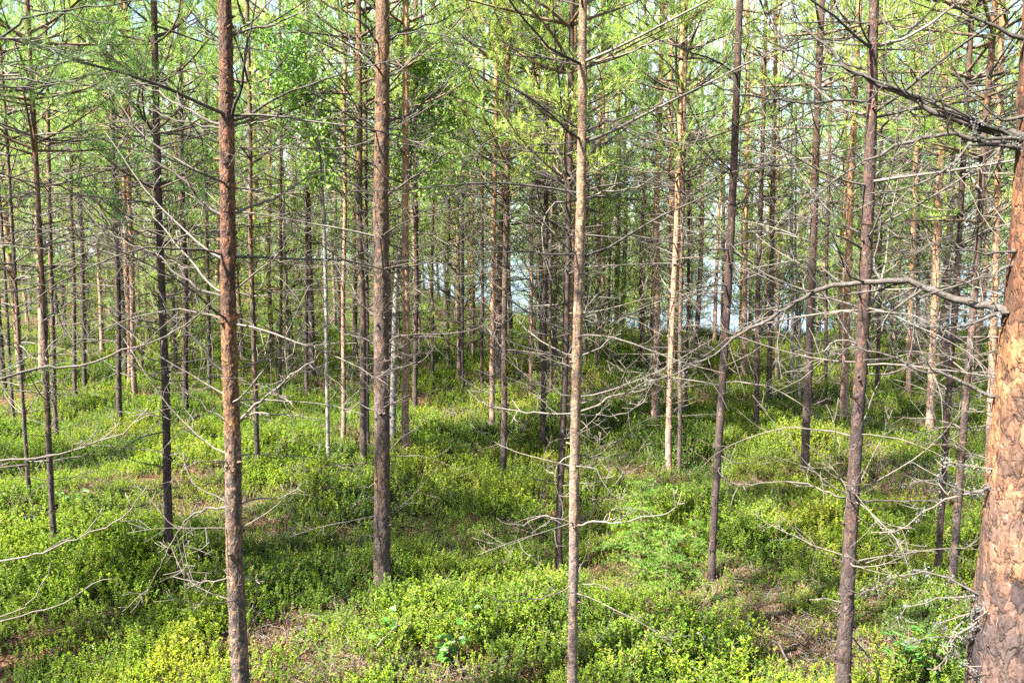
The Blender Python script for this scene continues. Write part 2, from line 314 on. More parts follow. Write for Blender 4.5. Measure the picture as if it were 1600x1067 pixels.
# ------------------------------------------------------------------ branch growing
def twig_path(rng, p, d, ln, n=5, up=.10, jit=.12):
    P = [np.array(p)]; d = nrm(d); s = ln / (n - 1); bend = rng.normal(size=3) * .09
    for _ in range(n - 1):
        d = nrm(d + np.array([0, 0, up]) + bend + rng.normal(size=3) * jit); P.append(P[-1] + d * s)
    return np.array(P)
def grow(mb, rng, P, r0, r1, lv=2, dens=9, tl=.38, sides=5, m=0, up=.12, start=.18, tips=None, rmin=.0013, skip=1.0):
    """a bare branch along P with twigs (lv levels)"""
    P = np.asarray(P, float); n = len(P); seg = np.linalg.norm(np.diff(P, axis=0), axis=1); cum = np.concatenate([[0], np.cumsum(seg)]); Ltot = cum[-1]
    R = r0 + (r1 - r0) * (cum / Ltot) ** .8
    mb.tube(P, np.maximum(R, rmin), sides, m)
    if tips is not None: tips.append((P[-1], nrm(P[-1] - P[-2])))
    if lv <= 0: return
    k = max(1, int(Ltot * dens)); T = nrm(np.gradient(P, axis=0))
    for s in np.sort(rng.uniform(start, .97, k)):
        q = s * Ltot; i = min(n - 2, int(np.searchsorted(cum, q)) - 1 if q > 0 else 0); i = max(i, 0)
        f = (q - cum[i]) / max(seg[i], 1e-6); p = P[i] + (P[i + 1] - P[i]) * f; t = T[i]
        side = rng.normal(size=3); side[2] *= .55; side = nrm(side - t * side.dot(t))
        d = nrm(t * rng.uniform(.35, 1.1) + side)
        l = Ltot * tl * rng.uniform(.35, 1.15) * (1.15 - s * .75)
        l = min(max(l, .04), .7)
        rr = max(rmin, (r0 + (r1 - r0) * s) * .42)
        tp = twig_path(rng, p, d, l, 5 if lv > 1 else 4, up)
        grow(mb, rng, tp, rr, rmin * .8, lv - 1, dens * 1.15, tl * 1.1, max(3, sides - 1), m, up, .2, tips, rmin)
def lichen_on(rng, P, r, n, size):
    mb = MB(); P = np.asarray(P); idx = rng.integers(0, len(P), n // 4 + 1)
    base = P[rng.choice(idx, n)] + rng.normal(size=(n, 3)) * (r + size * .5)
    d = nrm(rng.normal(size=(n, 3)) + np.array([0, 0, -.2]))
    mb.blades(rng, base, d, size * .6, 7, size * .55, size * .2, 0, 20, 80)
    return mb

# ------------------------------------------------------------------ shared crown, branchwork, trunk meshes
def crown_mesh(seed, H, cb, R, blade=(.062, .0045), nb=17, spacing=.34, mats=None):
    rng = np.random.default_rng(seed); mb = MB(); SP = []; SD = []; SL = []
    z = cb
    while z < H - .15:
        t = (z - cb) / (H - cb); prof = min(1.0, .72 + t * 2) * min(1, max(0, 1 - t) ** .9 * 1.22 + .05); a0 = rng.uniform(0, 6.28); nbr = rng.integers(4, 7) if t < .45 else rng.integers(3, 5)
        for k in range(nbr):
            if rng.random() < .07: continue
            Lb = R * prof * rng.uniform(.7, 1.12); az = a0 + k * 6.283 / nbr + rng.normal() * .2
            el = math.radians(8 + 42 * t + rng.normal() * 7)
            d = np.array([math.cos(az) * math.cos(el), math.sin(az) * math.cos(el), math.sin(el)])
            P = twig_path(rng, [0, 0, z + rng.normal() * .03], d, Lb, 7, .07 + .05 * t, .06)
            mb.tube(P, np.linspace(.010 * Lb + .004, .003, 7), 4, 1)
            T = nrm(np.gradient(P, axis=0)); ns = int(Lb / .115) + 2
            for s in np.linspace(.28 if t < .5 else .1, 1.0, ns):
                i = min(5, int(s * 6)); f = s * 6 - i; p = P[i] + (P[i + 1] - P[i]) * f
                sgn = rng.choice([-1, 1]); sidev = nrm(np.cross(T[i], [0, 0, 1])) * sgn
                sd_ = nrm(T[i] * rng.uniform(.6, 1.1) + sidev * rng.uniform(.5, 1.0) + np.array([0, 0, rng.uniform(-.05, .5)]))
                if s > .97: sd_ = T[-1]
                l = max(.10, .5 * Lb * (1.08 - s) * rng.uniform(.5, 1.1)); Q = twig_path(rng, p, sd_, l, 4, .12, .1)
                mb.tube(Q, np.linspace(.0035, .002, 4), 3, 1)
                TQ = nrm(np.gradient(Q, axis=0)); m_ = max(2, int(l / .06))
                for u in np.linspace(.35, 1, m_):
                    j = min(2, int(u * 3)); g = u * 3 - j; q = Q[j] + (Q[j + 1] - Q[j]) * g
                    SP.append(q); SD.append(nrm(TQ[j] + rng.normal(size=3) * (.45 if u < .98 else .1) + np.array([0, 0, .25]))); SL.append(rng.uniform(.06, .12))
        z += spacing * rng.uniform(.8, 1.2)
    mb.blades(rng, np.array(SP), np.array(SD), np.array(SL), nb, blade[0], blade[1], 0, 18, 60)
    return mb.mesh('pine_crown', mats or [M_needle, M_twig])
def branchwork_mesh(seed, z0, z1, scale=1.0, lv=2, rmin=.0016):
    rng = np.random.default_rng(seed); mb = MB(); z = z0
    while z < z1:
        t = (z - z0) / (z1 - z0); a0 = rng.uniform(0, 6.28); n = rng.integers(3, 6)
        for k in range(n):
            if rng.random() < .2: continue
            Lb = scale * (.35 + .85 * t) * rng.uniform(.5, 1.15); az = a0 + k * 6.283 / n + rng.normal() * .3; el = math.radians(rng.normal() * 14 + 12)
            d = np.array([math.cos(az) * math.cos(el), math.sin(az) * math.cos(el), math.sin(el)])
            P = twig_path(rng, [0, 0, z], d, Lb, 7, .03, .09)
            grow(mb, rng, P, .0045 + .004 * Lb, .0018, lv, 8, .36, 4, 0, .1, .25, None, rmin)
        z += rng.uniform(.22, .38)
    return mb
PLATE = {}
def plates(rng, cq, RR, sides, pw, ph):
    """distance to the nearest bark crack and a tone per plate, over the unrolled trunk"""
    circ = 2 * math.pi * RR; n = len(cq); cr = np.ones((n, sides)); tone = np.zeros((n, sides)); zmax = cq[-1]; C0 = float(np.median(circ))
    npt = int(zmax * C0 / (pw * ph)); pz = rng.uniform(0, zmax, npt); pt = rng.uniform(0, 1, npt); tn = rng.random(npt); o = np.argsort(pz); pz, pt, tn = pz[o], pt[o], tn[o]
    th = np.arange(sides) / sides
    for i in range(n):
        a, b_ = np.searchsorted(pz, cq[i] - 2.6 * ph), np.searchsorted(pz, cq[i] + 2.6 * ph)
        if b_ - a < 3: continue
        wob = .25 * np.sin(th * 6.28 * 5 + cq[i] * 40) + .18 * np.sin(th * 6.28 * 13 - cq[i] * 90)
        dt = np.abs(th[:, None] - pt[None, a:b_]); dt = np.minimum(dt, 1 - dt) * circ[i] / pw; dz = (cq[i] - pz[None, a:b_]) / ph + wob[:, None] * .5
        d = np.hypot(dt, dz); k = np.argpartition(d, 1, axis=1)[:, :2]; dd = np.take_along_axis(d, k, 1); k0 = k[np.arange(sides), np.argmin(dd, 1)]; dd.sort(1)
        cr[i] = dd[:, 1] - dd[:, 0]; tone[i] = tn[a:b_][k0]
    return np.clip(cr / .22, 0, 1), tone
def trunk_mb(P, R, seed, sides, rough, step, plate=None):
    rng = np.random.default_rng(seed); Q = resample(P, step); zc = np.linspace(0, 1, len(Q))
    cum = np.concatenate([[0], np.cumsum(np.linalg.norm(np.diff(P, axis=0), axis=1))]); cq = np.concatenate([[0], np.cumsum(np.linalg.norm(np.diff(Q, axis=0), axis=1))])
    RR = np.interp(cq / cq[-1], cum / cum[-1], R)
    n = len(Q); disp = 1 + rough * (rng.normal(size=(n, sides)) * .5 + np.repeat(rng.normal(size=((n + 2) // 3, sides)), 3, axis=0)[:n] * .6)
    if plate:
        cr_, tone_ = plates(rng, cq, RR, sides, plate[0], plate[1]); disp += ((cr_ ** .6 - 1) * plate[2] + (tone_ - .5) * plate[2] * .7) / RR[:, None]; PLATE['last'] = (cr_, tone_)
    flare = 1 + .55 * np.exp(-cq / .13)
    mb = MB(); mb.tube(Q, RR * flare, sides, 0, True, disp)
    # whorl knots
    z = rng.uniform(.2, .4)
    while z < cq[-1] - .5:
        i = int(np.searchsorted(cq, z)); r = RR[i]
        for k in range(rng.integers(2, 5)):
            a = rng.uniform(0, 6.28); d = np.array([math.cos(a), math.sin(a), .2]); p = Q[i] + np.array([0, 0, rng.normal() * .02])
            mb.tube(np.array([p + d * r * .6, p + d * (r * 1.03), p + d * (r * 1.04 + rng.uniform(.004, .02))]), [min(r * .3, .014), min(.010, r * .24), min(.006, r * .14)], 5, 0)
        z += rng.uniform(.25, .42)
    return mb
CROWN = [crown_mesh(100 + k, 9.6, 3.0 + .2 * (k % 3), 1.12 + .08 * (k % 3), (.062, .005), 18, .42) for k in range(6)]
LOWCROWN = [crown_mesh(130 + k, 9.6, 1.75 + .3 * (k % 3), 1.15, (.062, .006), 17, .44) for k in range(6)]
HIGHCROWN = [crown_mesh(150 + k, 9.6, 5.2, 1.15, (.062, .005), 14, .42) for k in range(2)]
YOUNG = [crown_mesh(160 + k, 3.0, .35, .75, (.055, .004), 16, .24) for k in range(4)]
WORK = [branchwork_mesh(200 + k, .7, 3.7).mesh('dead_crown', [M_dead_pale if k % 3 else M_dead]) for k in range(6)]
TRUNK = []
for k in range(5):
    rng = np.random.default_rng(300 + k); zz = np.linspace(-.1, 9.7, 12); P = np.stack([np.cumsum(rng.normal(size=12)) * .018, np.cumsum(rng.normal(size=12)) * .018, zz], -1); P -= P[0] * [1, 1, 0]
    TRUNK.append(trunk_mb(P, np.interp(zz, [-.1, 1, 9.7], [.056, .05, .012]), 400 + k, 8, .06, .12).mesh('pine_trunk', [(M_bark_slim, M_bark_tan, M_bark, M_bark_tan, M_bark_slim)[k]]))
_y = MB(); _y.tube(np.array([[0, 0, -.15], [.01, .01, 1.5], [0, 0, 3.0]]), [.025, .018, .004], 6); YT = _y.mesh('young_trunk', [M_bark_slim])
DEADB = []
for k in range(10):
    rng = np.random.default_rng(500 + k); mb = MB(); P = twig_path(rng, [0, 0, 0], [1, 0, .1 + .1 * rng.normal()], 1.0, 9, .035, .07)
    grow(mb, rng, P, .0066, .0016, 2, 10, .36, 5, 0, .09, .15, None, .0015); DEADB.append(mb.mesh('dead_branch', [(M_dead, M_dead_shaded, M_dead_pale, M_dead_shaded, M_dead)[k % 5]]))

def frame_z(d):
    d = nrm(d); x = nrm(np.cross([0, 1, 0], d)); y = np.cross(d, x); return np.stack([x, y, d], 1)

# ------------------------------------------------------------------ the trees that can be told apart
class Tree: pass
PXW = {}
def tree(key, base, pts, H, label, bark, sides=10, rough=.05, step=.08, crown=True, dead=10, cr=1.0, name='pine_tree', cat='pine tree', cb=None, group=None, depth=None, work=False, seed=None, plate=None):
    """base: pixel of the foot; pts: (x, y, width) up the trunk in photo pixels"""
    g = ground_hit(*base, .09) if depth is None else at(base[0], base[1], depth)
    if depth is not None: g[2] = terrain(g[0], g[1])
    Yd = g[1]; seed = seed if seed is not None else abs(hash((base, 7))) % 99999
    seed = int(base[0] * 7 + base[1] * 13) % 99991
    rng = np.random.default_rng(seed)
    P = [g + [0, 0, -.12]]; Rr = [pts[0][2] / 2 / F * Yd * 1.05]
    for x, y, w in pts:
        q = at(x, y, Yd)
        if q[2] > g[2] + .1: P.append(q); Rr.append(w / 2 / F * Yd)
    top = P[-1]; d = nrm(np.array(P[-1]) - np.array(P[0])); d = nrm(d * [.5, .5, 1])
    if H > top[2] - g[2] + .4:
        extra = H - (top[2] - g[2]); r_ = Rr[-1]
        for f in (.3, .65, 1.0): P.append(top + d * extra * f); Rr.append(max(.008, r_ * (1 - .85 * f)))
    else: H = top[2] - g[2]; Rr[-1] *= .6
    P = np.array(P) - g
    root = link(name, None, label=label, category=cat, group=group); root.location = g; root.empty_display_size = .2
    tm = trunk_mb(P, Rr, seed, sides, rough, step, plate).mesh('trunk', [bark]); link('trunk', tm, root)
    if plate:
        for nm, ar in zip(('crack', 'tone'), PLATE['last']):
            v_ = np.ones(len(tm.vertices), np.float32); v_[:ar.size] = ar.ravel(); at_ = tm.attributes.new(nm, 'FLOAT', 'POINT'); at_.data.foreach_set('value', v_)
    t = Tree(); t.root = root; t.g = g; t.Y = Yd; t.P = P; t.R = Rr; t.rng = rng; t.key = key
    dm = frame_z(P[-1] - P[0])
    if crown:
        c = link('crown', HIGHCROWN[seed % 2] if key != 'm' else (LOWCROWN[seed % 6] if Yd > 13 else CROWN[seed % 6]), root); s = H / 9.6
        z = frame_z(P[-1] - [0, 0, 0]); Mx = Matrix([list(r) for r in z]).to_4x4(); c.matrix_local = Mx @ Matrix.Rotation(rng.uniform(0, 6.28), 4, 'Z') @ Matrix.Diagonal((s * cr, s * cr, s, 1))
    if work:
        w_ = link('dead_crown', WORK[seed % 6], root); Mx = Matrix([list(r) for r in dm]).to_4x4(); w_.matrix_local = Mx @ Matrix.Rotation(rng.uniform(0, 6.28), 4, 'Z')
    top_dead = (cb or 3.4)
    zz = rng.uniform(.45, .8); zs = []
    while zz < top_dead: zs.append(zz); zz += rng.uniform(.24, .36)
    zs = np.array(zs)[rng.permutation(len(zs))]; azs = rng.uniform(0, 6.28, len(zs))
    for k in range(dead):
        w_i = (k // 3) % len(zs); z = zs[w_i] + rng.normal() * .012; i = np.searchsorted(P[:, 2], z); i = min(max(i, 1), len(P) - 1); f = (z - P[i - 1][2]) / (P[i][2] - P[i - 1][2]); p = P[i - 1] + (P[i] - P[i - 1]) * f
        o = link('dead_branch', DEADB[rng.integers(10)] if z > 1.6 else DEADB[(2, 7, 0, 5)[rng.integers(4)]], root); s = (.42 + .26 * z) * rng.uniform(.6, 1.15)
        o.location = p; o.rotation_euler = (rng.uniform(-.6, .6), rng.normal() * .12 - .08, azs[w_i] + (k % 3) * 2.1 + rng.normal() * .35); o.scale = (s,) * 3
    return t
def axis_at(t, y):
    """x pixel of the trunk axis at pixel row y"""
    best = None
    for a, b_ in zip(t.px[:-1], t.px[1:]):
        if min(a[1], b_[1]) <= y <= max(a[1], b_[1]): return a[0] + (b_[0] - a[0]) * (y - a[1]) / (b_[1] - a[1] + 1e-9)
    return t.px[0][0] if y > t.px[0][1] else t.px[-1][0]
TILE = {1: (0, 0), 2: (530, 0), 3: (1060, 0), 4: (0, 350), 5: (530, 350), 6: (1060, 350), 7: (0, 707), 8: (530, 707), 9: (1060, 707)}
def traced(t, tile, pts, r0=.0065, slope=None, mate=None, lv=2, dens=9, tl=.36, root_x=None, lich=0, needles=0, r1=.0016, up=.1):
    """a branch seen in the photo: pixels of one enlarged tile, given its own run in depth"""
    ox, oy = TILE[tile]; px = [(ox + x * .3375, oy + y * .3375) for x, y in pts]; rng = t.rng
    s = rng.uniform(-.5, .6) if slope is None else slope
    x0 = axis_at(t, px[0][1]) if root_x is None else root_x
    if root_x is None: px = [(x0, px[0][1])] + px
    Pw = [at(px[0][0], px[0][1], t.Y)]; Yc = t.Y
    for a, b_ in zip(px[:-1], px[1:]):
        Yc += s * math.hypot(b_[0] - a[0], b_[1] - a[1]) / F * t.Y; Pw.append(at(b_[0], b_[1], max(1.2, Yc)))
    P = resample(np.array(Pw) - t.g, .05); P[1:] += rng.normal(size=(len(P) - 1, 3)) * .0035
    mb = MB(); tips = [] ; grow(mb, rng, P, r0, r1, lv, dens, tl, 6, 0, up, .15, tips, .0017)
    o = link('dead_branch' if not needles else 'branch', mb.mesh('branch', [mate or M_dead]), t.root)
    if lich: link('lichen_tuft', lichen_on(rng, P, r0 * .7, lich * 2 // 3, .012).mesh('lichen_tuft', [M_lichen]), o)
    if needles:
        nb = MB(); k = len(P); sel = rng.integers(int(k * .5), k, needles); sp = P[sel]; T = nrm(np.gradient(P, axis=0))[sel]
        tp = [q for q in tips if q[0][2] > -9]; tp = [tp[i] for i in rng.permutation(len(tp))[:needles]]
        pos = np.array([q[0] for q in tp]); d = np.array([q[1] for q in tp])
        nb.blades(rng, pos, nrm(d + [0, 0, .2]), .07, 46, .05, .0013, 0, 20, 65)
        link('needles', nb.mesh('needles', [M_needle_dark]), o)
    return o

def hero(key, base, pts, H, label, bark, **kw):
    t = tree(key, base, pts, H, label, bark, **kw); t.px = [(base[0], base[1])] + [(x, y) for x, y, w in pts if y < base[1]]; return t
T3 = hero('t3', (379, 1125), [(376, 1067, 28), (366, 850, 26), (364, 707, 25), (357, 500, 23.5), (356, 350, 22.5), (354, 180, 22), (351, 0, 20)], 8.5,
          'reddish pine with flaking scaly bark and long bare branches, nearest trunk in the left half', M_bark_red, sides=44, rough=.03, step=.009, plate=(.022, .026, .003), dead=27, cr=1.0)
T5 = hero('t5', (597, 909), [(597, 850, 26), (597, 707, 24), (596, 530, 24), (595, 350, 24), (597, 180, 22), (598, 0, 20)], 9,
          'straight brown pine with smooth even trunk turning grey at its foot', M_bark, sides=28, rough=.045, step=.014, dead=27, cr=1.1)
T6 = hero('t6', (893, 1085), [(894, 1067, 16), (896, 900, 15), (898, 707, 15.5), (903, 500, 15), (907, 350, 15), (910, 180, 14), (911, 0, 12)], 7,
          'slender pale sunlit pine with many thin bare branches beside its darker twin', M_bark_slim, sides=20, rough=.06, step=.014, dead=30, cr=.8)
T8 = hero('t8', (1316, 1095), [(1317, 1067, 23), (1325, 900, 22), (1337, 707, 19), (1349, 500, 18.5), (1355, 350, 17.5), (1362, 180, 16), (1366, 0, 13)], 8,
          'dark leaning pine crossed by lichen covered branches of the old pine', M_bark_dark, sides=22, rough=.06, step=.014, dead=36, cr=.9)
T7 = hero('t7', (1112, 886), [(1114, 840, 11), (1122, 707, 12), (1131, 560, 12.5), (1140, 400, 12), (1147, 250, 11.5), (1156, 0, 10)], 8,
          'dark slim pine leaning over the bilberry bed behind the spruce sapling', M_bark_dark, sides=12, rough=.05, step=.04, dead=24)
TG = hero('tg', (1592, 1480), [(1597, 1067, 164), (1608, 900, 148), (1622, 720, 138), (1634, 560, 130), (1645, 420, 124), (1652, 300, 118), (1655, 150, 108), (1660, 0, 100)], 12,
          'huge old pine with thick plated orange and grey bark at the picture edge', M_bark_giant, sides=190, rough=.004, step=.009, dead=0, cr=.8, plate=(.038, .06, .0045))
# the tree just outside the frame whose branches reach in
TL = hero('tl', (-300, 1450), [(-310, 900, 90), (-330, 500, 85), (-350, 0, 75)], 9,
          'pine beyond the picture edge whose bare and needled boughs reach in', M_bark, sides=20, rough=.03, step=.04, dead=0, cr=.7)

D, DP, DD = M_dead, M_dead_pale, M_dead_shaded
for tl_, pts, r, m in [
    (1, [(1020,1000),(930,945),(880,870),(830,820),(720,740),(655,650),(640,620),(560,540),(500,430)], .0085, DD),
    (1, [(1090,990),(1200,945),(1300,905),(1400,840),(1500,760),(1560,690),(1600,640)], .007, D),
    (1, [(1010,595),(900,575),(780,545),(700,510),(620,460),(560,420)], .006, DD),
    (1, [(1010,570),(940,545),(880,510),(800,475),(730,430),(650,390),(600,350)], .008, D),
    (1, [(1090,580),(1180,545),(1260,510),(1340,450)], .007, D),
    (1, [(1060,560),(1090,480),(1115,400),(1130,300),(1140,230),(1160,150),(1190,0),(1230,-120)], .0085, DD),
    (1, [(1085,155),(1150,140),(1260,115),(1350,80),(1430,30),(1500,10)], .0075, D),
    (1, [(1085,155),(1160,100),(1230,30),(1270,-20)], .007, D),
    (1, [(1010,190),(930,160),(860,100),(790,40)], .006, DD), (1, [(1010,180),(960,130),(900,80),(860,20)], .005, DD),
    (1, [(1040,435),(1000,405),(930,350),(890,280),(850,200)], .005, DD),
    (4, [(1020,330),(920,300),(850,250),(790,210),(740,150),(650,110),(560,70),(430,0)], .007, DD),
    (4, [(1070,310),(1150,260),(1220,200),(1290,140),(1350,70),(1375,0)], .006, D),
    (4, [(1010,310),(900,200),(830,110),(740,0),(680,-80)], .006, DP),
    (4, [(1060,690),(980,640),(930,560),(870,500),(780,400),(730,310)], .007, DD),
    (4, [(1095,670),(1200,640),(1300,600),(1400,540),(1500,480),(1590,420)], .006, D),
    (4, [(1040,900),(960,850),(850,770),(780,700)], .0055, DP),
    (4, [(1110,910),(1180,840),(1260,780),(1350,700),(1450,630),(1530,560)], .007, D),
    (4, [(1110,910),(1180,875),(1260,880),(1380,885),(1480,915)], .006, DP),
    (7, [(1045,255),(960,260),(880,300),(820,370),(780,450),(740,530),(700,610),(610,740)], .0055, DP),
    (7, [(1110,240),(1200,210),(1290,215),(1370,170),(1420,110)], .005, DP),
    (7, [(1050,585),(960,598),(870,590),(800,570)], .004, DP),
    (7, [(1100,585),(1160,570),(1190,630),(1180,690),(1145,750)], .004, DP),
    (7, [(1060,225),(900,150),(840,0)], .0045, DP)]:
    traced(T3, tl_, pts, r, None, m, dens=13, tl=.36)
for tl_, pts, r, m in [
    (2, [(170,185),(130,125),(60,80),(0,30)], .011, DD), (2, [(165,210),(80,205),(0,205)], .007, DD),
    (2, [(225,190),(290,150),(400,120),(480,95),(570,30)], .009, DD), (2, [(225,185),(300,155),(430,155),(560,185),(650,190)], .007, DD),
    (2, [(230,560),(330,525),(400,465),(470,410),(560,300),(610,230),(640,120)], .009, DD), (2, [(230,900),(290,855),(400,785),(500,710),(580,640),(650,590)], .009, D),
    (2, [(165,575),(90,545),(0,515)], .007, DD), (2, [(160,910),(80,860),(0,815),(-80,760)], .007, DD), (2, [(170,595),(60,520),(0,390)], .006, DD),
    (5, [(165,205),(60,180),(0,165)], .006, DD), (5, [(230,200),(350,195),(450,160),(540,80)], .007, DD), (5, [(170,190),(120,110),(85,0)], .008, DD),
    (5, [(165,555),(90,520),(0,510)], .007, DD), (5, [(215,555),(270,520),(400,512),(560,505),(660,475),(760,420)], .007, DD), (5, [(230,840),(320,815)], .005, DD),
    (8, [(210,100),(160,150),(90,160)], .004, DP), (8, [(200,320),(200,420),(230,480),(280,490)], .003, DP), (8, [(225,95),(290,180),(330,200)], .004, DP),
    (8, [(190,310),(130,320),(90,335)], .003, DP)]:
    traced(T5, tl_, pts, r, None, m, dens=11, tl=.34)
for tl_, pts, r, m in [
    (2, [(1110,305),(990,275),(880,245),(800,210)], .005, DD), (2, [(1145,305),(1250,275),(1370,235),(1430,205),(1530,175),(1600,130)], .0055, D),
    (2, [(1120,600),(1040,550),(960,500),(870,450),(780,395),(700,340)], .006, DD), (2, [(1145,605),(1200,575),(1310,545),(1400,510),(1500,480),(1560,430)], .006, D),
    (2, [(1130,945),(1060,880),(970,820),(900,800),(820,765),(750,735)], .0055, DD), (2, [(1140,940),(1200,900),(1260,885),(1380,870),(1460,820),(1560,790)], .0055, D),
    (5, [(1130,410),(1200,380),(1270,345),(1320,320)], .005, DD), (5, [(1085,605),(1000,580),(930,540),(860,480),(790,400)], .0045, DP),
    (5, [(1120,700),(1040,650),(1000,640),(900,600)], .004, DP), (5, [(1110,878),(950,875),(830,868),(700,845),(640,815),(600,770)], .005, DP),
    (5, [(1120,870),(1190,840),(1240,805),(1330,780),(1430,765),(1440,690),(1400,620)], .0055, D), (5, [(1120,610),(1200,570),(1300,500)], .004, DP),
    (5, [(1120,705),(1180,750),(1220,820),(1215,860),(1170,885),(1080,880)], .0045, DP), (5, [(1140,885),(1250,890),(1370,860),(1420,790),(1410,700)], .004, DP),
    (8, [(1110,335),(1180,320),(1300,325),(1400,300),(1490,290),(1560,250),(1590,180)], .0045, DP), (8, [(1110,330),(1240,320),(1250,270),(1320,255),(1400,265),(1470,300)], .003, DP),
    (8, [(1060,340),(960,295),(850,330),(780,330),(735,305)], .0035, DP), (8, [(1065,615),(1000,650),(900,675),(800,690),(700,665)], .0035, DP),
    (8, [(1110,600),(1180,605),(1260,625)], .0045, DP), (8, [(1115,65),(1190,75),(1210,120),(1260,190),(1340,225)], .0035, DP),
    (8, [(1100,790),(1130,880),(1145,970)], .003, DP), (8, [(1110,10),(1250,30),(1300,100),(1370,80),(1460,20)], .0035, DP),
    (8, [(1075,20),(1010,60),(1000,150),(1040,230),(1040,310)], .003, DP)]:
    traced(T6, tl_, pts, r, None, m, dens=11, tl=.34)
for tl_, pts, r, m in [
    (3, [(275,820),(200,790),(100,760),(0,745)], .006, DD), (3, [(275,790),(400,770),(520,760),(620,735),(700,740),(790,720)], .0065, D),
    (3, [(270,830),(380,910),(500,985),(620,1040),(700,1067)], .006, D), (3, [(260,800),(150,730),(60,640),(30,590)], .006, DD),
    (3, [(280,300),(340,350),(430,420),(520,470),(600,480)], .006, DD), (3, [(270,430),(180,400),(80,340)], .006, DD),
    (6, [(205,575),(160,610),(100,640),(40,670)], .006, D), (6, [(210,600),(130,570),(30,530)], .006, D), (6, [(230,380),(150,340),(60,330)], .006, DD),
    (6, [(240,120),(330,180),(420,250),(500,290)], .006, DD), (9, [(180,70),(210,120),(270,145),(340,135)], .006, DP), (9, [(190,10),(240,40),(330,50),(430,20)], .005, DP)]:
    traced(T7, tl_, pts, r, None, m, dens=13, tl=.36)
for tl_, pts, r, m in [
    (3, [(870,110),(760,100),(560,108),(420,110),(340,100)], .006, DD), (3, [(870,475),(760,460),(620,480),(500,470),(330,440),(200,410),(80,340)], .007, DD),
    (3, [(930,110),(1000,95),(1100,80)], .006, DD), (3, [(880,120),(780,185),(680,180),(560,180),(500,150)], .006, DD),
    (3, [(930,610),(1000,530),(1070,485),(1130,420)], .007, DD), (3, [(920,480),(1060,475),(1160,470)], .005, DD), (3, [(900,610),(850,570),(740,520),(620,490)], .005, D),
    (3, [(900,10),(950,90),(965,260),(950,380)], .006, DD), (3, [(900,600),(1000,660),(1100,700),(1200,720)], .006, DD), (3, [(880,330),(780,300),(700,240),(650,130)], .006, DD),
    (3, [(890,240),(1000,230),(1100,220),(1200,180),(1330,100)], .005, DD), (3, [(880,820),(960,830),(1100,800),(1200,760)], .005, DD),
    (6, [(860,110),(750,60),(640,10)], .007, DD), (6, [(890,95),(1000,60),(1100,75),(1200,45)], .006, DD), (6, [(850,435),(760,400),(680,420),(600,380)], .006, D),
    (6, [(880,240),(960,190),(1040,150),(1120,110)], .006, DD), (6, [(850,560),(740,540),(640,600),(560,580),(480,510)], .006, D), (6, [(860,690),(960,690),(1060,660),(1150,640)], .005, D),
    (9, [(770,215),(700,185),(600,150),(500,135),(380,140),(270,145),(210,115),(180,70)], .0055, DP), (9, [(840,220),(950,222),(1100,222),(1250,215),(1400,170)], .006, D),
    (9, [(750,470),(620,425),(500,370),(390,320),(345,270)], .0035, DP), (9, [(750,690),(680,680),(610,680)], .0035, DP), (9, [(800,850),(860,920),(910,980),(930,1060)], .005, DP),
    (9, [(790,520),(900,500),(980,470),(1050,400)], .004, D), (9, [(760,740),(730,760),(770,700)], .003, DP)]:
    traced(T8, tl_, pts, r, None, m, dens=12, tl=.35)
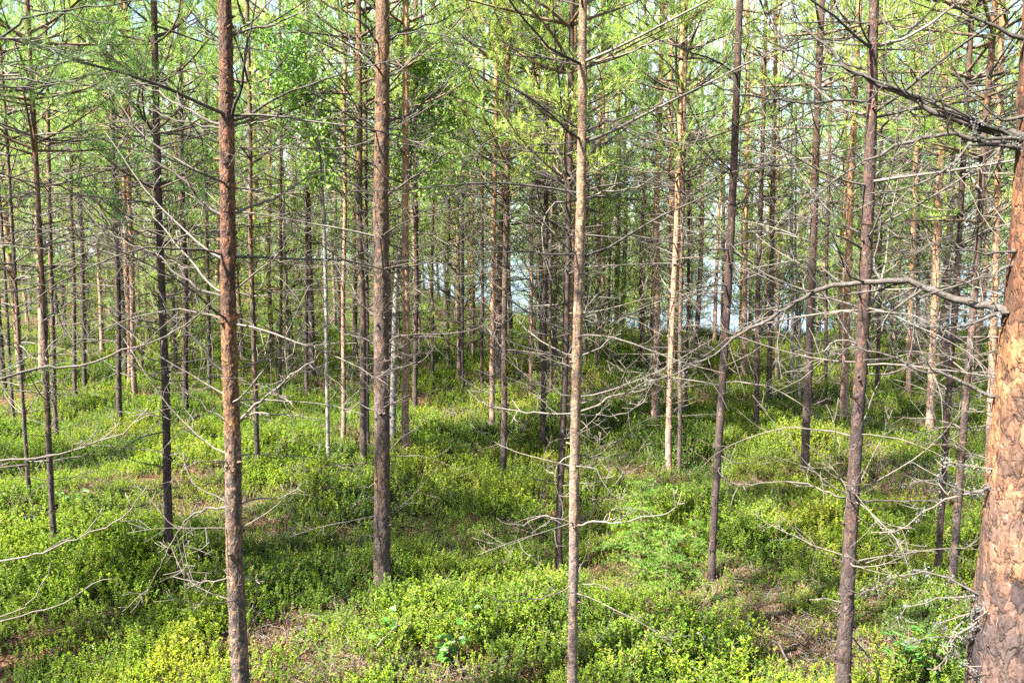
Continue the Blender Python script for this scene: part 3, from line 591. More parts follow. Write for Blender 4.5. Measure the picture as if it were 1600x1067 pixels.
for tl_, pts, r, sl, lich in [
    (3, [(1600,640),(1480,610),(1400,590),(1320,550),(1240,530),(1150,490),(1050,440),(940,395),(850,350),(760,310),(710,240),(640,170),(590,130),(530,60),(520,0)], .015, .35, 40),
    (3, [(1600,690),(1500,655),(1380,650),(1280,630),(1180,635),(1080,655),(1000,685),(930,720),(860,750),(790,800),(720,840),(660,890),(600,960),(550,1020)], .010, .3, 220),
    (3, [(1560,640),(1370,640),(1385,560),(1375,500)], .007, .1, 90),
    (3, [(1560,640),(1370,560),(1320,520),(1250,490),(1190,465),(1165,400),(1170,330),(1145,260),(1090,210),(1060,160)], .006, .2, 40),
    (3, [(1560,640),(760,310),(680,320),(600,285),(540,250),(500,180),(430,100),(410,20)], .007, .35, 0),
    (3, [(1560,680),(1340,670),(1290,740),(1200,810),(1110,850),(1000,885),(870,900)], .006, .2, 60),
    (3, [(1600,180),(1480,130),(1380,80),(1320,60),(1280,20),(1250,-20)], .008, .1, 0),
    (3, [(1600,540),(1500,560),(1400,480),(1300,430)], .006, .0, 40),
    (6, [(1600,440),(1530,410),(1430,380),(1330,355),(1230,330),(1150,300),(1060,268),(960,262),(860,270),(720,285),(640,305),(580,340),(500,390),(420,435),(330,480),(260,530),(205,575),(160,610),(40,670),(-60,710),(-180,745),(-240,800)], .0155, .45, 110),
    (6, [(1600,180),(1530,190),(1450,240),(1330,270),(1220,310),(1120,340)], .006, .2, 60),
    (6, [(1530,410),(1430,430),(1350,455),(1260,490),(1150,470),(1070,470)], .007, .2, 120),
    (6, [(1600,790),(1450,790),(1360,750),(1270,710),(1150,690),(1060,650),(960,600),(870,580),(700,590)], .009, .4, 90),
    (6, [(1600,120),(1480,140),(1350,130),(1230,90)], .005, .0, 30),
    (9, [(1600,60),(1450,80),(1330,60),(1220,45)], .007, .1, 120), (9, [(1500,130),(1420,170),(1340,190),(1210,130),(1080,150)], .006, .2, 160),
    (9, [(1480,160),(1380,180),(1180,250),(1100,310),(1000,360),(900,370)], .006, .3, 90),
    (9, [(1480,700),(1380,650),(1300,610),(1250,580),(1180,555),(1080,560),(980,580),(900,630),(820,670)], .0075, .3, 200),
    (9, [(1560,690),(1440,720),(1350,740),(1290,760),(1220,780)], .009, .0, 200), (9, [(1500,720),(1310,780),(1270,850),(1240,930),(1180,1010)], .005, .0, 60),
    (9, [(1480,720),(1270,880),(1330,980),(1410,1060)], .005, -.1, 160), (9, [(1480,840),(1360,860),(1250,845),(1150,855),(1050,880)], .005, .15, 160),
    (9, [(1500,640),(1380,660),(1200,680),(1050,720),(980,790)], .005, .3, 90),
    (9, [(1580,560),(1480,690),(1380,760)], .004, -.25, 30)]:
    traced(TG, tl_, pts, r * (.7 if tl_ == 9 else 1), sl, DD if tl_ in (3, 6) else D, dens=12, tl=.24, root_x=TILE[tl_][0] + pts[0][0] * .3375, lich=lich)
for tl_, pts, r, nd in [
    (4, [(-900,860),(0,720),(100,680),(220,665),(380,650),(500,610),(640,575),(760,520),(850,470),(930,410),(1000,340)], .011, 0),
    (4, [(-950,1200),(270,1067),(400,1020),(500,990),(620,930),(720,875)], .008, 0), (7, [(-950,250),(0,75),(200,30),(330,0)], .009, 0),
    (7, [(-950,620),(0,500),(200,455),(350,395),(480,345),(570,300),(640,220),(690,150)], .008, 0), (7, [(-950,850),(0,780),(100,750),(250,720),(350,665),(430,610),(520,580)], .008, 0),
    (7, [(-950,1000),(0,760),(120,700),(200,620),(240,510)], .006, 0),
    (1, [(-980,420),(0,175),(100,95),(250,55),(400,35),(560,15),(650,0)], .013, 16), (1, [(-980,260),(0,180),(150,200),(300,250),(420,285),(560,290)], .010, 22),
    (1, [(-980,480),(0,370),(150,380),(270,380),(420,345),(600,325)], .010, 24), (1, [(-980,420),(0,310),(120,320),(250,300),(340,270)], .007, 10),
    (1, [(-980,520),(0,405),(160,410),(300,385),(480,410)], .008, 14), (1, [(-980,-300),(60,0),(140,45),(330,75),(450,100),(560,100)], .007, 20),
    (4, [(-900,800),(0,690),(60,680),(130,690)], .006, 8)]:
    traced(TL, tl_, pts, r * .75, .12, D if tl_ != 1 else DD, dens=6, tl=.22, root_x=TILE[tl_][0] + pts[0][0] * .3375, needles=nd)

def vert_x(bx, by, Yd, g):
    return None
MID = [  # foot x, foot y, width, x at the top edge, bark, label
 (86, 849, 9, 42, 0, 'thin crooked pine standing nearest the crossing boughs at the far left'),
 (45, 761, 6, None, 0, 'very thin pine with pale foot just left of the crooked pine'),
 (265, 866, 13, 240, 2, 'slim patchy barked pine between the crooked pine and the scaly reddish pine'),
 (402, 734, 8, 386, 0, 'straight thin pine standing close behind the scaly reddish pine on its right'),
 (784, 731, 10, 795, 0, 'olive brown pine paired with a paler one in the middle of the forest'),
 (769, 664, 9, 776, 1, 'paler orange pine partnering the olive brown one on its left'),
 (875, 882, 11, 894, 2, 'dark twin pine standing just behind the slender pale sunlit pine'),
 (893, 677, 9, 899, 1, 'pale pine seen through the gap between the two twin pines'),
 (1257, 734, 13, 1284, 2, 'reddish brown pine with dark foot two trunks left of the old pine'),
 (1465, 886, 10, 1520, 2, 'thin leaning pine beside the old pine, left of a crossing pair'),
 (1488, 906, 12, 1555, 0, 'leaning brown pine beside the old pine, right of the crossing pair'),
 (1546, 725, 11, 1567, 1, 'orange lit pine half hidden behind the huge old pine'),
 (88, 690, 7, 70, 0, 'pale thin pine right behind the thin crooked pine'),
 (187, 657, 8, 172, 2, 'dark thin pine standing free in the green clearing on the left'),
 (211, 617, 8, 196, 1, 'orange pine, front one of the close pair left of the patchy barked pine'),
 (202, 597, 8, 190, 1, 'orange pine, back one of the close pair left of the patchy barked pine'),
 (289, 640, 9, 282, 2, 'grey pine between the patchy barked pine and the scaly reddish pine'),
 (132, 610, 7, 122, 2, 'dark pine at the back, second of two left of the clearing pine'),
 (117, 614, 6, 108, 0, 'brown pine at the back, first of two left of the clearing pine'),
 (439, 640, 5, 437, 0, 'hair thin pine in the middle of the gap right of the scaly reddish pine'),
 (536, 676, 7, 542, 1, 'sunlit small pine two trunks left of the straight brown pine'),
 (568, 712, 11, 560, 0, 'tan pine standing just left of the straight brown pine'),
 (575, 690, 5, 571, 2, 'dark spindly pine squeezed between the tan pine and the straight brown pine'),
 (634, 706, 12, 634, 1, 'red barked pine just right of the straight brown pine'),
 (648, 640, 8, 650, 2, 'dim grey pine behind the red barked pine'),
 (724, 600, 5, 724, 2, 'faint dark pine beside the lake gap in the middle'),
 (753, 610, 5, 755, 2, 'faint thin pine left of the olive and orange pair'),
 (829, 612, 6, 833, 1, 'small reddish pine between the olive brown pine and the twin pines'),
 (849, 705, 9, 857, 2, 'grey brown pine just left of the twin pines'),
 (859, 622, 5, 863, 0, 'faint pale pine behind the grey brown pine near the twins'),
 (933, 572, 7, 941, 1, 'far tan pine first to the right of the slender sunlit pine'),
 (962, 556, 8, 967, 0, 'far pale pine in the tangle of dead twigs right of the sunlit pine'),
 (1021, 660, 10, 1035, 1, 'pinkish sunlit pine with straight trunk right of the dead twig tangle'),
 (1045, 722, 10, 1068, 1, 'red pine standing behind the spruce sapling'),
 (1060, 727, 7, 1073, 0, 'thin brown pine touching the red pine behind the spruce sapling'),
 (1071, 640, 5, 1079, 2, 'spindly grey pine on the left rim of the lake gap'),
 (1162, 586, 9, 1168, 1, 'pale pine at the shore in the bright lake gap'),
 (1180, 664, 8, 1197, 2, 'thin dark pine right of the dark slim pine by the lake gap'),
 (1203, 630, 8, 1212, 0, 'brown pine on the sunny bank right of the lake gap'),
 (1214, 590, 5, 1219, 1, 'small far pine behind the brown pine on the sunny bank'),
 (1317, 659, 12, 1343, 1, 'pinkish orange pine just left of the dark leaning pine'),
 (1370, 610, 7, 1381, 0, 'small far pine just right of the dark leaning pine'),
 (1421, 620, 8, 1433, 1, 'far tan pine in the bushy corner left of the old pine'),
 (1452, 682, 12, 1480, 1, 'orange brown pine wrapped in dead brushwood left of the old pine'),
 (1432, 604, 6, 1440, 0, 'thin far pine touching the brushwood wrapped pine'),
 (20, 640, 5, None, 0, 'thin pine at the very edge behind the pine needled bough'),
 (8, 604, 7, None, 2, 'dim grey pine deepest in the corner beyond the needled bough'),
 (700, 566, 5, 702, 2, 'far dim pine on the left rim of the middle lake gap'),
 (676, 592, 5, 677, 0, 'far brown pine right of the dim grey pine near the middle'),
 (1002, 566, 6, 1008, 0, 'far pine behind the pinkish sunlit pine'),
 (915, 574, 5, 921, 2, 'far dark pine immediately right of the slender sunlit trunk'),
 (326, 600, 6, 322, 0, 'far brown pine directly left of the scaly reddish pine'),
 (480, 622, 6, 480, 2, 'far grey pine halfway between the scaly and the straight brown pine'),
 (1290, 600, 6, 1300, 0, 'far pine between the reddish brown pine and the pinkish orange pine'),
]
BK = [M_bark, M_bark_tan, M_bark_dark]
for bx, by, w, tx, bk, lab in MID:
    g = ground_hit(bx, by, .09); Yd = g[1]
    def proj_top(gg):
        r0 = ray(0, 0); return 800 + F * gg[0] / (Yd * (math.cos(PITCH) - 0) ) * 1.0
    if tx is None:
        # vertical tree: find the pixel column at y=0
        k = ray(800, 0); tx = 800 + F * g[0] / (Yd / k[1])
    mx_ = (bx + tx) / 2; rg = np.random.default_rng(bx)
    pts = [(bx + (tx - bx) * f + rg.normal() * 1.2 * (0 < f < 1), by * (1 - f), w * (1.0 - .28 * f)) for f in (.08, .3, .5, .75, 1.0)]
    far = Yd > 13
    tree('m', (bx, by), pts, rg.uniform(8.5, 10.5) if Yd > 7 else rg.uniform(7, 8.5), lab, BK[bk], sides=8 if far else 12, rough=.06, step=.1 if far else .05,
         dead=12 if far else 27, work=not far or True, cr=rg.uniform(.85, 1.1))

# ------------------------------------------------------------------ the deep forest behind: many alike pines
rng = np.random.default_rng(11)
placed = [(o.location.x, o.location.y) for o in C.objects if o.name.startswith('pine_tree')]
def pine_copy(x, y, lab, grp, s=None):
    root = link('pine_tree', None, label=lab, category='pine tree', group=grp); z = float(terrain(x, y)); root.location = (x, y, z); root.empty_display_size = .2
    s = s or rng.uniform(.85, 1.12); root.rotation_euler = (rng.normal() * .02, rng.normal() * .02, rng.uniform(0, 6.28)); root.scale = (1, 1, s)
    k = rng.integers(1000); o = link('trunk', TRUNK[k % 5], root); f = rng.uniform(.8, 1.35); o.scale = (f, f, 1)
    o = link('crown', (LOWCROWN if y > 11 else CROWN)[k % 6], root); f = rng.uniform(.8, 1.1); o.scale = (f, f, 1); o = link('dead_crown', WORK[k % 6], root)
LABS = [('slender pine among many alike deep in the crowded forest to the west', 'deep forest pines on the left side'),
        ('slender pine among many alike in the middle distance behind the nearer trunks', 'deep forest pines in the middle'),
        ('slender pine among many alike near the bright lakeside on the right', 'deep forest pines on the lake side')]
LABS[0] = ('slender pine among many alike crowding the deep forest on the left side', LABS[0][1])
n = 0; tries = 0
while n < 146 and tries < 20000:
    tries += 1; y = 12.5 + 33 * rng.uniform(0, 1) ** 1.15; x = rng.uniform(-.72, .72) * y
    if y > shore(x) - .6: continue
    px = 800 + F * x / y
    if (1092 < px < 1160 and y > 12) or (670 < px < 712 and 15 < y < 30): continue
    if min((x - a) ** 2 + (y - b_) ** 2 for a, b_ in placed) < .7 ** 2: continue
    placed.append((x, y)); n += 1; k = 0 if px < 560 else (1 if px < 1050 else 2); pine_copy(x, y, *LABS[k])
for x, y in [(6.6, 22.0), (4.6, 22.5), (-1.9, 27), (-2.6, 31)] + [(float(rng.uniform(2.8, 14)), float(rng.uniform(16.5, 23))) for _ in range(11)]: pine_copy(x, y, *LABS[2 if x > 0 else 1])
# young bushy pines and brush by the shore and between the trunks
n = 0
while n < 132:
    x = rng.uniform(-17, 17); y = float(shore(x)) - abs(rng.normal()) * 2.6 + .3; px = 800 + F * x / y
    if n > 60: y = rng.uniform(13, 22); px = 800 + F * x / y
    if n % 5 in (1, 3) and n < 90: x = rng.uniform(1.5, 14); y = float(shore(x)) - abs(rng.normal()) * 1.5 + .4; px = 800 + F * x / y
    if abs(px - 800) > 850 or y > shore(x) + .5: continue
    if 1096 < px < 1156 or (668 < px < 712): continue
    n += 1; z = float(terrain(x, y)); s_ = rng.uniform(.8, 1.7)
    root = link('young_pine', None, label='low bushy young pine among the trunks near the lake shore', category='young pine', group='young pines near the lake shore'); root.location = (x, y, z); root.scale = (s_,) * 3; root.rotation_euler = (0, 0, rng.uniform(0, 6.28))
    mb_ = link('trunk', YT, root); link('crown', YOUNG[n % 4], root)
# neighbours outside the frame that shade the ground
for x, y in [(-4.4, 4.7), (-3.7, 3.5), (-4.9, 3.7), (-5.6, 2.6), (-8, 6.0), (5.8, 3.5)]:
    pine_copy(x, y, 'pine standing beyond the picture edge around the photographer', 'pines around the viewpoint')

# ------------------------------------------------------------------ birches
def birch(base, pts, label, leafboxes, seed, H=6.0, nleaf=900, fan=()):
    t = hero('b', base, pts, H, label, M_birch_bark, sides=12, rough=.02, step=.06, crown=False, dead=0, name='birch_tree', cat='birch')
    rng = np.random.default_rng(seed); tips = []
    def br(px, r):
        s = rng.uniform(-.4, .5); Pw = []; Yc = t.Y
        for i, q in enumerate(px):
            if i: Yc += s * math.hypot(q[0] - px[i - 1][0], q[1] - px[i - 1][1]) / F * t.Y
            Pw.append(at(q[0], q[1], Yc))
        P = resample(np.array(Pw) - t.g, .08); mb = MB(); tp = []
        grow(mb, rng, P, r, .0015, 2, 7, .34, 5, 0, .05, .2, tp, .0012); link('branch', mb.mesh('branch', [M_birch_bark if r > .006 else M_dead]), t.root); tips.extend(tp)
    for f in fan: br(f, .006)
    for (x0, y0, x1, y1) in leafboxes:
        for _ in range(9):
            ex, ey = rng.uniform(x0, x1), rng.uniform(y0, y1); sy = ey + rng.uniform(60, 170); sx = axis_at(t, sy)
            br([(sx, sy), ((sx + ex) / 2 + rng.normal() * 8, (sy + ey) / 2 - 8), (ex, ey)], .005)
    tips = [q for q in tips if q[0][2] + t.g[2] > 2.9] or tips
    pos = []; 
    while len(pos) < nleaf and tips:
        q = tips[rng.integers(len(tips))]; pos.append(q[0] + rng.normal(size=3) * .05)
    pos = np.array(pos); d = nrm(rng.normal(size=pos.shape) + [0, 0, -.6]); mb = MB()
    mb.leaves(rng, pos, d, nrm(rng.normal(size=pos.shape) * .7 + [0, 0, 1]), rng.uniform(.035, .055, len(pos)), rng.uniform(.03, .045, len(pos)))
    link('crown', mb.mesh('crown', [M_birch], False), t.root); return t
birch((612, 684), [(615, 600, 10), (617, 500, 9), (621, 430, 8), (631, 350, 8), (640, 250, 7), (648, 180, 6), (655, 60, 5), (658, 0, 4)],
      'pale grey birch with round green leaves rising just behind the straight brown pine', [(540, 10, 760, 150), (640, 60, 740, 220)], 41, 7.5, 3600,
      fan=[[(626, 520), (660, 440), (700, 330), (720, 230)], [(617, 560), (660, 500), (690, 430), (740, 350)], [(635, 330), (680, 250), (700, 170)], [(620, 620), (650, 560), (680, 480), (735, 430)]])
birch((513, 722), [(511, 600, 6), (508, 400, 6), (500, 250, 5), (485, 100, 5), (478, 0, 4)],
      'thin leafy birch with fresh green leaves between the scaly pine and straight brown pine', [(390, 20, 480, 130), (440, 130, 530, 280)], 42, 6.5, 2200)
birch((1238, 612), [(1238, 500, 5), (1237, 400, 5), (1236, 250, 4)], 'thin white birch stem by the shore, taller of two right of the lake gap', [(1215, 250, 1265, 330)], 43, 5.5, 200)
birch((1250, 618), [(1249, 540, 4), (1246, 470, 4), (1243, 380, 3)], 'short white birch stem by the shore, lower of two right of the lake gap', [(1225, 370, 1265, 420)], 44, 4.2, 80)

# ------------------------------------------------------------------ spruce saplings, seedlings, stump, stone
def spruce(base, H, R, label, seed):
    g = ground_hit(*base); rng = np.random.default_rng(seed); root = link('spruce_sapling', None, label=label, category='spruce sapling'); root.location = g
    mb = MB(); mb.tube(np.array([[0, 0, -.05], [.01, 0, H * .5], [0, 0.01, H]]), [.012, .008, .003], 6); link('trunk', mb.mesh('trunk', [M_twig]), root)
    z = .06
    while z < H - .03:
        t = z / H; nb_ = rng.integers(4, 6); a0 = rng.uniform(0, 6.28)
        for k in range(nb_):
            Lb = R * (1 - t * .85) * rng.uniform(.7, 1.1); az = a0 + k * 6.283 / nb_ + rng.normal() * .2
            d = np.array([math.cos(az), math.sin(az), .25]); P = twig_path(rng, [0, 0, z], d, Lb, 7, -.05, .05)
            mb = MB(); mb.tube(P, np.linspace(.004, .0015, 7), 4, 1); T = nrm(np.gradient(P, axis=0)); SP = [P[i] for i in range(6)]; SD = [T[i] for i in range(6)]; SL = [Lb / 6] * 6
            for s in np.arange(.2, .96, .045 / Lb * 1.3):
                i = min(5, int(s * 6)); p = P[i] + (P[i + 1] - P[i]) * (s * 6 - i)
                for sg in (-1, 1):
                    sv = nrm(np.cross(T[i], [0, 0, 1])) * sg; dd = nrm(T[i] * .9 + sv + [0, 0, -.08]); l = Lb * .42 * (1.05 - s) * rng.uniform(.7, 1.1) + .015
                    for f in np.arange(0, l, .02): SP.append(p + dd * f); SD.append(dd); SL.append(.02)
            mb.blades(rng, np.array(SP), np.array(SD), np.array(SL), 13, .019, .0036, 0, 35, 75)
            link('branch', mb.mesh('branch', [M_spruce, M_twig]), root)
        z += rng.uniform(.07, .11)
spruce((1000, 885), .68, .44, 'light green spruce sapling in the bilberries behind the slender sunlit pine', 61)
spruce((1040, 915), .42, .40, 'low spreading spruce seedling in front of the taller sapling', 62)
spruce((1085, 868), .30, .26, 'small spruce seedling tucked beside the foot of the dark slim pine', 63)
def seedling(base, h, n, label, seed, ls=(.05, .04), name='broadleaf_seedling'):
    g = ground_hit(*base); rng = np.random.default_rng(seed); root = link(name, None, label=label, category='seedling'); root.location = g
    for k in range(n):
        a = rng.uniform(0, 6.28); P = twig_path(rng, [rng.normal() * .03, rng.normal() * .03, -.02], [math.cos(a) * .45, math.sin(a) * .45, 1], h * rng.uniform(.7, 1.1), 5, .05, .06)
        mb = MB(); mb.tube(P, np.linspace(.003, .0015, 5), 4); st = link('stem', mb.mesh('stem', [M_twig]), root); m = 6
        pos = np.array([P[2 + i % 3] for i in range(m)]) + rng.normal(size=(m, 3)) * .012; an = np.arange(m) * 2.4 + a; d = np.stack([np.cos(an), np.sin(an), rng.uniform(-.1, .5, m)], -1)
        mb = MB(); mb.leaves(rng, pos, d, np.tile([0, -.3, 1.], (m, 1)) + rng.normal(size=(m, 3)) * .2, rng.uniform(.8, 1.2, m) * ls[0], rng.uniform(.8, 1.2, m) * ls[1]); link('foliage', mb.mesh('foliage', [M_leaf_big], False), root)
seedling((690, 1045), .16, 5, 'broad leaved seedling with heart shaped leaves below the straight brown pine', 71, (.042, .038))
seedling((735, 1000), .20, 2, 'single stemmed seedling with one large pale round leaf', 72, (.055, .05))
seedling((615, 1010), .2, 4, 'low broad leaved seedling in front of the foot of the straight brown pine', 76, (.05, .045))
seedling((197, 925), .20, 3, 'small round leaved seedling below the slim patchy barked pine', 73, (.045, .04))
seedling((1405, 1062), .30, 6, 'feathery green willowherb clump with narrow leaves near the old pine', 74, (.09, .016), 'willowherb_plant')
seedling((110, 800), .2, 3, 'round leaved seedling beside the thin crooked pine', 75, (.05, .045))
def lump(name, base, size, m, label, cat, seed):
    g = ground_hit(*base); rng = np.random.default_rng(seed); import bmesh
    bm = bmesh.new(); bmesh.ops.create_icosphere(bm, subdivisions=4, radius=1)
    ph = rng.uniform(0, 6.28, 9)
    for v in bm.verts:
        c = v.co; k = 1 + .14 * math.sin(3 * c.x + ph[0]) + .12 * math.sin(4 * c.y + ph[1]) + .1 * math.sin(5 * c.z + ph[2]) + .05 * math.sin(11 * c.x + 7 * c.y + ph[3])
        v.co = Vector((c.x * size[0] * k, c.y * size[1] * k, c.z * size[2] * k))
    me = bpy.data.meshes.new(name); bm.to_mesh(me); bm.free(); me.materials.append(m)
    for p in me.polygons: p.use_smooth = True
    o = link(name, me, label=label, category=cat); o.location = g
lump('stone', (513, 742), (.11, .09, .09), M_lichen, 'pale rounded stone among bilberries at the foot of the leafy birch', 'stone', 81)
def stump(base, label, seed, r=.08, h=.13):
    g = ground_hit(*base); rng = np.random.default_rng(seed); root = link('tree_stump', None, label=label, category='tree stump'); root.location = g
    P = np.array([[0, 0, -.08], [0, 0, .03], [.01, 0, h]]); link('trunk', trunk_mb(P, [r * 1.3, r * 1.1, r], seed, 16, .05, .03).mesh('trunk', [M_bark_dark]), root)
    for k in range(5):
        a = k * 1.25 + rng.normal() * .2; Q = np.array([[0, 0, .02], [math.cos(a) * r * 1.8, math.sin(a) * r * 1.8, .02], [math.cos(a) * r * 3.2, math.sin(a) * r * 3.2, -.08]])
        mb = MB(); mb.tube(resample(Q, .05), .022, 6); link('root', mb.mesh('root', [M_bark_dark]), root)
stump((309, 672), 'dark mossy stump between the patchy barked pine and the scaly reddish pine', 82)
def fallen(pts, label, r, seed, mate):
    rng = np.random.default_rng(seed); P = np.array([ground_hit(*p) for p in pts]); g = P[0].copy(); P = resample(P, .05); P[:, 2] = terrain(P[:, 0], P[:, 1]) + .09 + rng.normal(size=len(P)) * .006 + np.sin(np.linspace(0, 3.1, len(P))) * .05
    mb = MB(); grow(mb, rng, P - g, r, .0015, 2, 7, .35, 6, 0, .02); o = link('fallen_branch', mb.mesh('fallen_branch', [mate]), label=label, category='fallen branch'); o.location = g
fallen([(590, 1035), (620, 1018), (650, 1000)], 'thin curved fallen twig left of the heart leaved seedling', .004, 91, M_dead_pale)
fallen([(540, 880), (570, 862), (600, 870), (640, 880)], 'grey fallen brush lying around the foot of the straight brown pine', .004, 92, M_dead)
fallen([(1230, 1060), (1210, 1040), (1190, 1030)], 'pale fallen stick in the dry litter left of the dark leaning pine', .007, 93, M_dead_pale)
fallen([(90, 770), (140, 762), (190, 758), (210, 770)], 'twiggy fallen branch in front of the thin crooked pine', .005, 94, M_dead)
fallen([(430, 760), (470, 752), (500, 748)], 'pale twiggy fallen branch right of the scaly reddish pine', .005, 95, M_dead_pale)
fallen([(100, 905), (140, 915), (180, 905)], 'small fallen twig in brown litter near the lower corner', .004, 96, M_dead)

# ------------------------------------------------------------------ ground cover (stuff)
def tuft(kind, seed):
    rng = np.random.default_rng(seed); mb = MB()
    if kind == 'bil':
        for k in range(8):
            a = rng.uniform(0, 6.28); rr = rng.uniform(0, .085); h = rng.uniform(.09, .21)
            P = twig_path(rng, [math.cos(a) * rr, math.sin(a) * rr, 0], [math.cos(a) * .3, math.sin(a) * .3, 1], h, 5, .1, .12); mb.tube(P, .0014, 3, 1)
            m = int(h * 145); s = rng.uniform(.3, 1, m) ** .8 * 3.99; i = s.astype(int); p = P[i] + (P[np.minimum(i + 1, 4)] - P[i]) * (s - i)[:, None]
            an = rng.uniform(0, 6.28, m); d = np.stack([np.cos(an), np.sin(an), rng.uniform(.2, 1.1, m)], -1)
            mb.leaves(rng, p, d, np.stack([-np.cos(an) * .5, -np.sin(an) * .5, np.ones(m)], -1) + rng.normal(size=(m, 3)) * .3, rng.uniform(.010, .018, m), rng.uniform(.0055, .009, m))
        return mb.mesh('bilberry_tuft', [M_bil, M_twig], False)
    if kind == 'ling':
        for k in range(9):
            a = rng.uniform(0, 6.28); rr = rng.uniform(0, .1); h = rng.uniform(.05, .12)
            P = twig_path(rng, [math.cos(a) * rr, math.sin(a) * rr, 0], [math.cos(a) * .4, math.sin(a) * .4, 1], h, 4, .1, .12); mb.tube(P, .0013, 3, 1); m = 12
            s = rng.uniform(.1, 1, m) * 2.99; i = s.astype(int); p = P[i] + (P[np.minimum(i + 1, 3)] - P[i]) * (s - i)[:, None]; an = rng.uniform(0, 6.28, m)
            mb.leaves(rng, p, np.stack([np.cos(an), np.sin(an), rng.uniform(0, .8, m)], -1), np.tile([0, 0, 1.], (m, 1)) + rng.normal(size=(m, 3)) * .4, rng.uniform(.014, .022, m), rng.uniform(.008, .012, m))
        return mb.mesh('lingonberry_tuft', [M_lingon, M_twig], False)
    for k in range(9):
        a = rng.uniform(0, 6.28); rr = rng.uniform(0, .1); h = rng.uniform(.04, .13)
        P = twig_path(rng, [math.cos(a) * rr, math.sin(a) * rr, 0], [math.cos(a) * 1.0, math.sin(a) * 1.0, .8], h, 4, .0, .3); mb.tube(P, .0012, 3, 1); m = 9
        s = rng.uniform(.1, 1, m) * 2.99; i = s.astype(int); p = P[i] + (P[np.minimum(i + 1, 3)] - P[i]) * (s - i)[:, None]
        mb.leaves(rng, p, rng.normal(size=(m, 3)), rng.normal(size=(m, 3)) + [0, 0, 1], rng.uniform(.01, .022, m), rng.uniform(.005, .01, m))
    for k in range(3):
        a = rng.uniform(0, 6.28); P = twig_path(rng, [rng.normal() * .05, rng.normal() * .05, .02], [math.cos(a), math.sin(a), .25], rng.uniform(.08, .2), 5, -.08, .2); mb.tube(P, .002, 4, 1)
    return mb.mesh('dry_tuft', [M_dry, M_dead], False)
def scatter(name, kind, xs, ys, scl, rng, label, nvar=5):
    col = bpy.data.collections.new(name + '_kinds')
    for k in range(nvar): col.objects.link(bpy.data.objects.new(kind + '_tuft', tuft(kind, 1000 + k)))
    n = len(xs); me = bpy.data.meshes.new(name); me.vertices.add(n)
    me.vertices.foreach_set('co', np.stack([xs, ys, terrain(xs, ys) - .01], -1).astype(np.float32).ravel())
    a = me.attributes.new('scl', 'FLOAT', 'POINT'); a.data.foreach_set('value', scl.astype(np.float32))
    a = me.attributes.new('rot', 'FLOAT_VECTOR', 'POINT'); a.data.foreach_set('vector', np.stack([rng.normal(size=n) * .15, rng.normal(size=n) * .15, rng.uniform(0, 6.28, n)], -1).astype(np.float32).ravel())
    a = me.attributes.new('idx', 'INT', 'POINT'); a.data.foreach_set('value', rng.integers(0, nvar, n).astype(np.int32))
    o = link(name, me, kind='stuff', label=label, category='undergrowth')
    g = bpy.data.node_groups.new(name, 'GeometryNodeTree')
    g.interface.new_socket('Geometry', in_out='INPUT', socket_type='NodeSocketGeometry'); g.interface.new_socket('Geometry', in_out='OUTPUT', socket_type='NodeSocketGeometry')
    gi = g.nodes.new('NodeGroupInput'); go = g.nodes.new('NodeGroupOutput'); ip = g.nodes.new('GeometryNodeInstanceOnPoints'); ci = g.nodes.new('GeometryNodeCollectionInfo')
    ci.inputs['Collection'].default_value = col; ci.inputs['Separate Children'].default_value = True; ci.inputs['Reset Children'].default_value = True; ip.inputs['Pick Instance'].default_value = True
    def attr(nm, ty):
        x = g.nodes.new('GeometryNodeInputNamedAttribute'); x.data_type = ty; x.inputs['Name'].default_value = nm; return x.outputs['Attribute']
    l = g.links.new; l(gi.outputs[0], ip.inputs['Points']); l(ci.outputs[0], ip.inputs['Instance']); l(attr('idx', 'INT'), ip.inputs['Instance Index'])
    l(attr('rot', 'FLOAT_VECTOR'), ip.inputs['Rotation']); l(attr('scl', 'FLOAT'), ip.inputs['Scale']); l(ip.outputs[0], go.inputs[0])
    md = o.modifiers.new('scatter', 'NODES'); md.node_group = g
rng = np.random.default_rng(77)
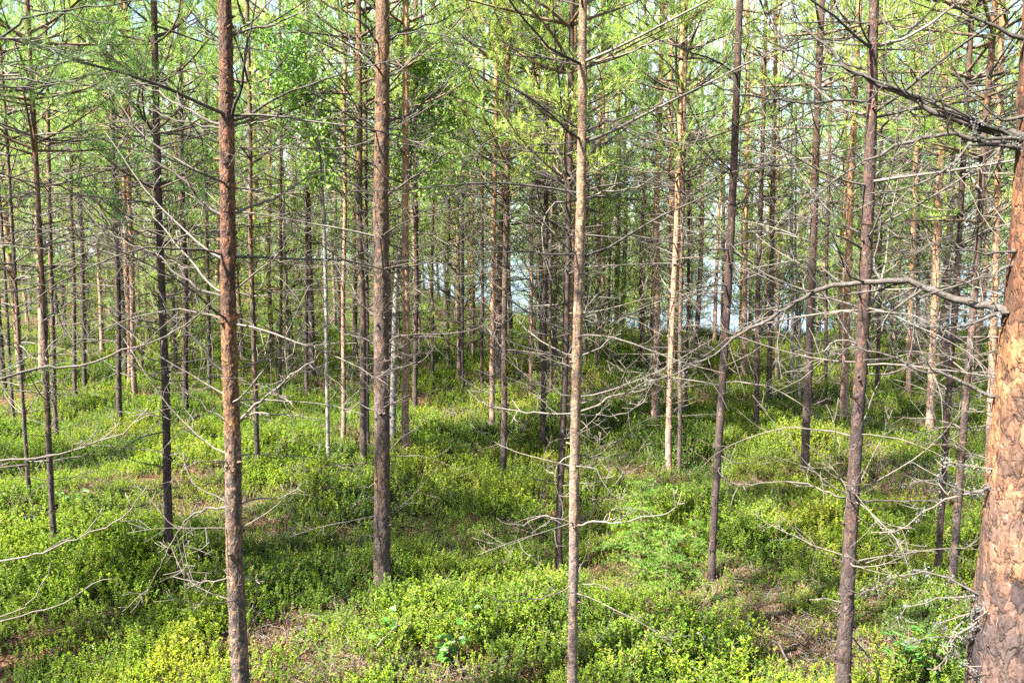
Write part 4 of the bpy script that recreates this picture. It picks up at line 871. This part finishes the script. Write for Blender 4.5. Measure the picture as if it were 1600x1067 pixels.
def cloud(n, y0, y1, half=.72, margin=1.2):
    y = np.sqrt(rng.uniform(y0 ** 2, y1 ** 2, n)); x = rng.uniform(-1, 1, n) * (half * y + margin); return x, y
xs, ys = [], []
for n_, a, b_ in [(12500, 1.6, 6), (16000, 6, 11), (20000, 11, 22), (14000, 22, 46)]:
    x, y = cloud(n_, a, b_); xs.append(x); ys.append(y)
xs = np.concatenate(xs); ys = np.concatenate(ys); ok = ys < shore(xs) + 1.0; xs = xs[ok]; ys = ys[ok]
# bare brown spots seen in the photo, as centre and radius on the ground
SPOTS = [((990, 960), .42), ((450, 870), .30), ((60, 915), .25), ((930, 985), .22), ((190, 990), .3), ((540, 890), .25), ((1190, 950), .25), ((420, 1000), .22), ((160, 840), .2), ((1230, 1010), .35), ((700, 1055), .2), ((1130, 910), .2), ((1050, 880), .2), ((900, 745), .3), ((1400, 740), .4), ((330, 900), .2)]
sm = np.zeros(len(xs))
for p, r in SPOTS:
    c = ground_hit(*p); sm = np.maximum(sm, np.exp(-(((xs - c[0]) ** 2 + ((ys - c[1]) * .8) ** 2) / r ** 2)))
nn = noise2(xs, ys, 21, 1.9); dry = (nn + 1.15 * sm + rng.normal(size=len(xs)) * .5) > 1.0
nl = noise2(xs, ys, 22, 1.3) + rng.normal(size=len(xs)) * .25; ling = (~dry) & (nl > .25); bil = (~dry) & ((~ling) | (rng.random(len(xs)) < .35)); ling = ling & ~bil
sc = rng.uniform(.75, 1.3, len(xs)) * np.interp(ys, [2, 8, 20], [.68, .85, 1.25])
hgt = np.clip(1 + .55 * noise2(xs, ys, 23, 2.6) + .25 * noise2(xs, ys, 24, 7.), .35, 2.0)
scatter('bilberry_undergrowth', 'bil', xs[bil], ys[bil], (sc * hgt)[bil], rng, 'bright yellow green bilberry shoots covering the forest floor')
scatter('lingonberry_undergrowth', 'ling', xs[ling], ys[ling], (sc * hgt)[ling], rng, 'darker low lingonberry leaves between the bilberry shoots')
k = dry | (rng.random(len(xs)) < .18)
scatter('litter_undergrowth', 'dry', xs[k], ys[k], sc[k], rng, 'dry brown heather and litter in bare patches of the floor')
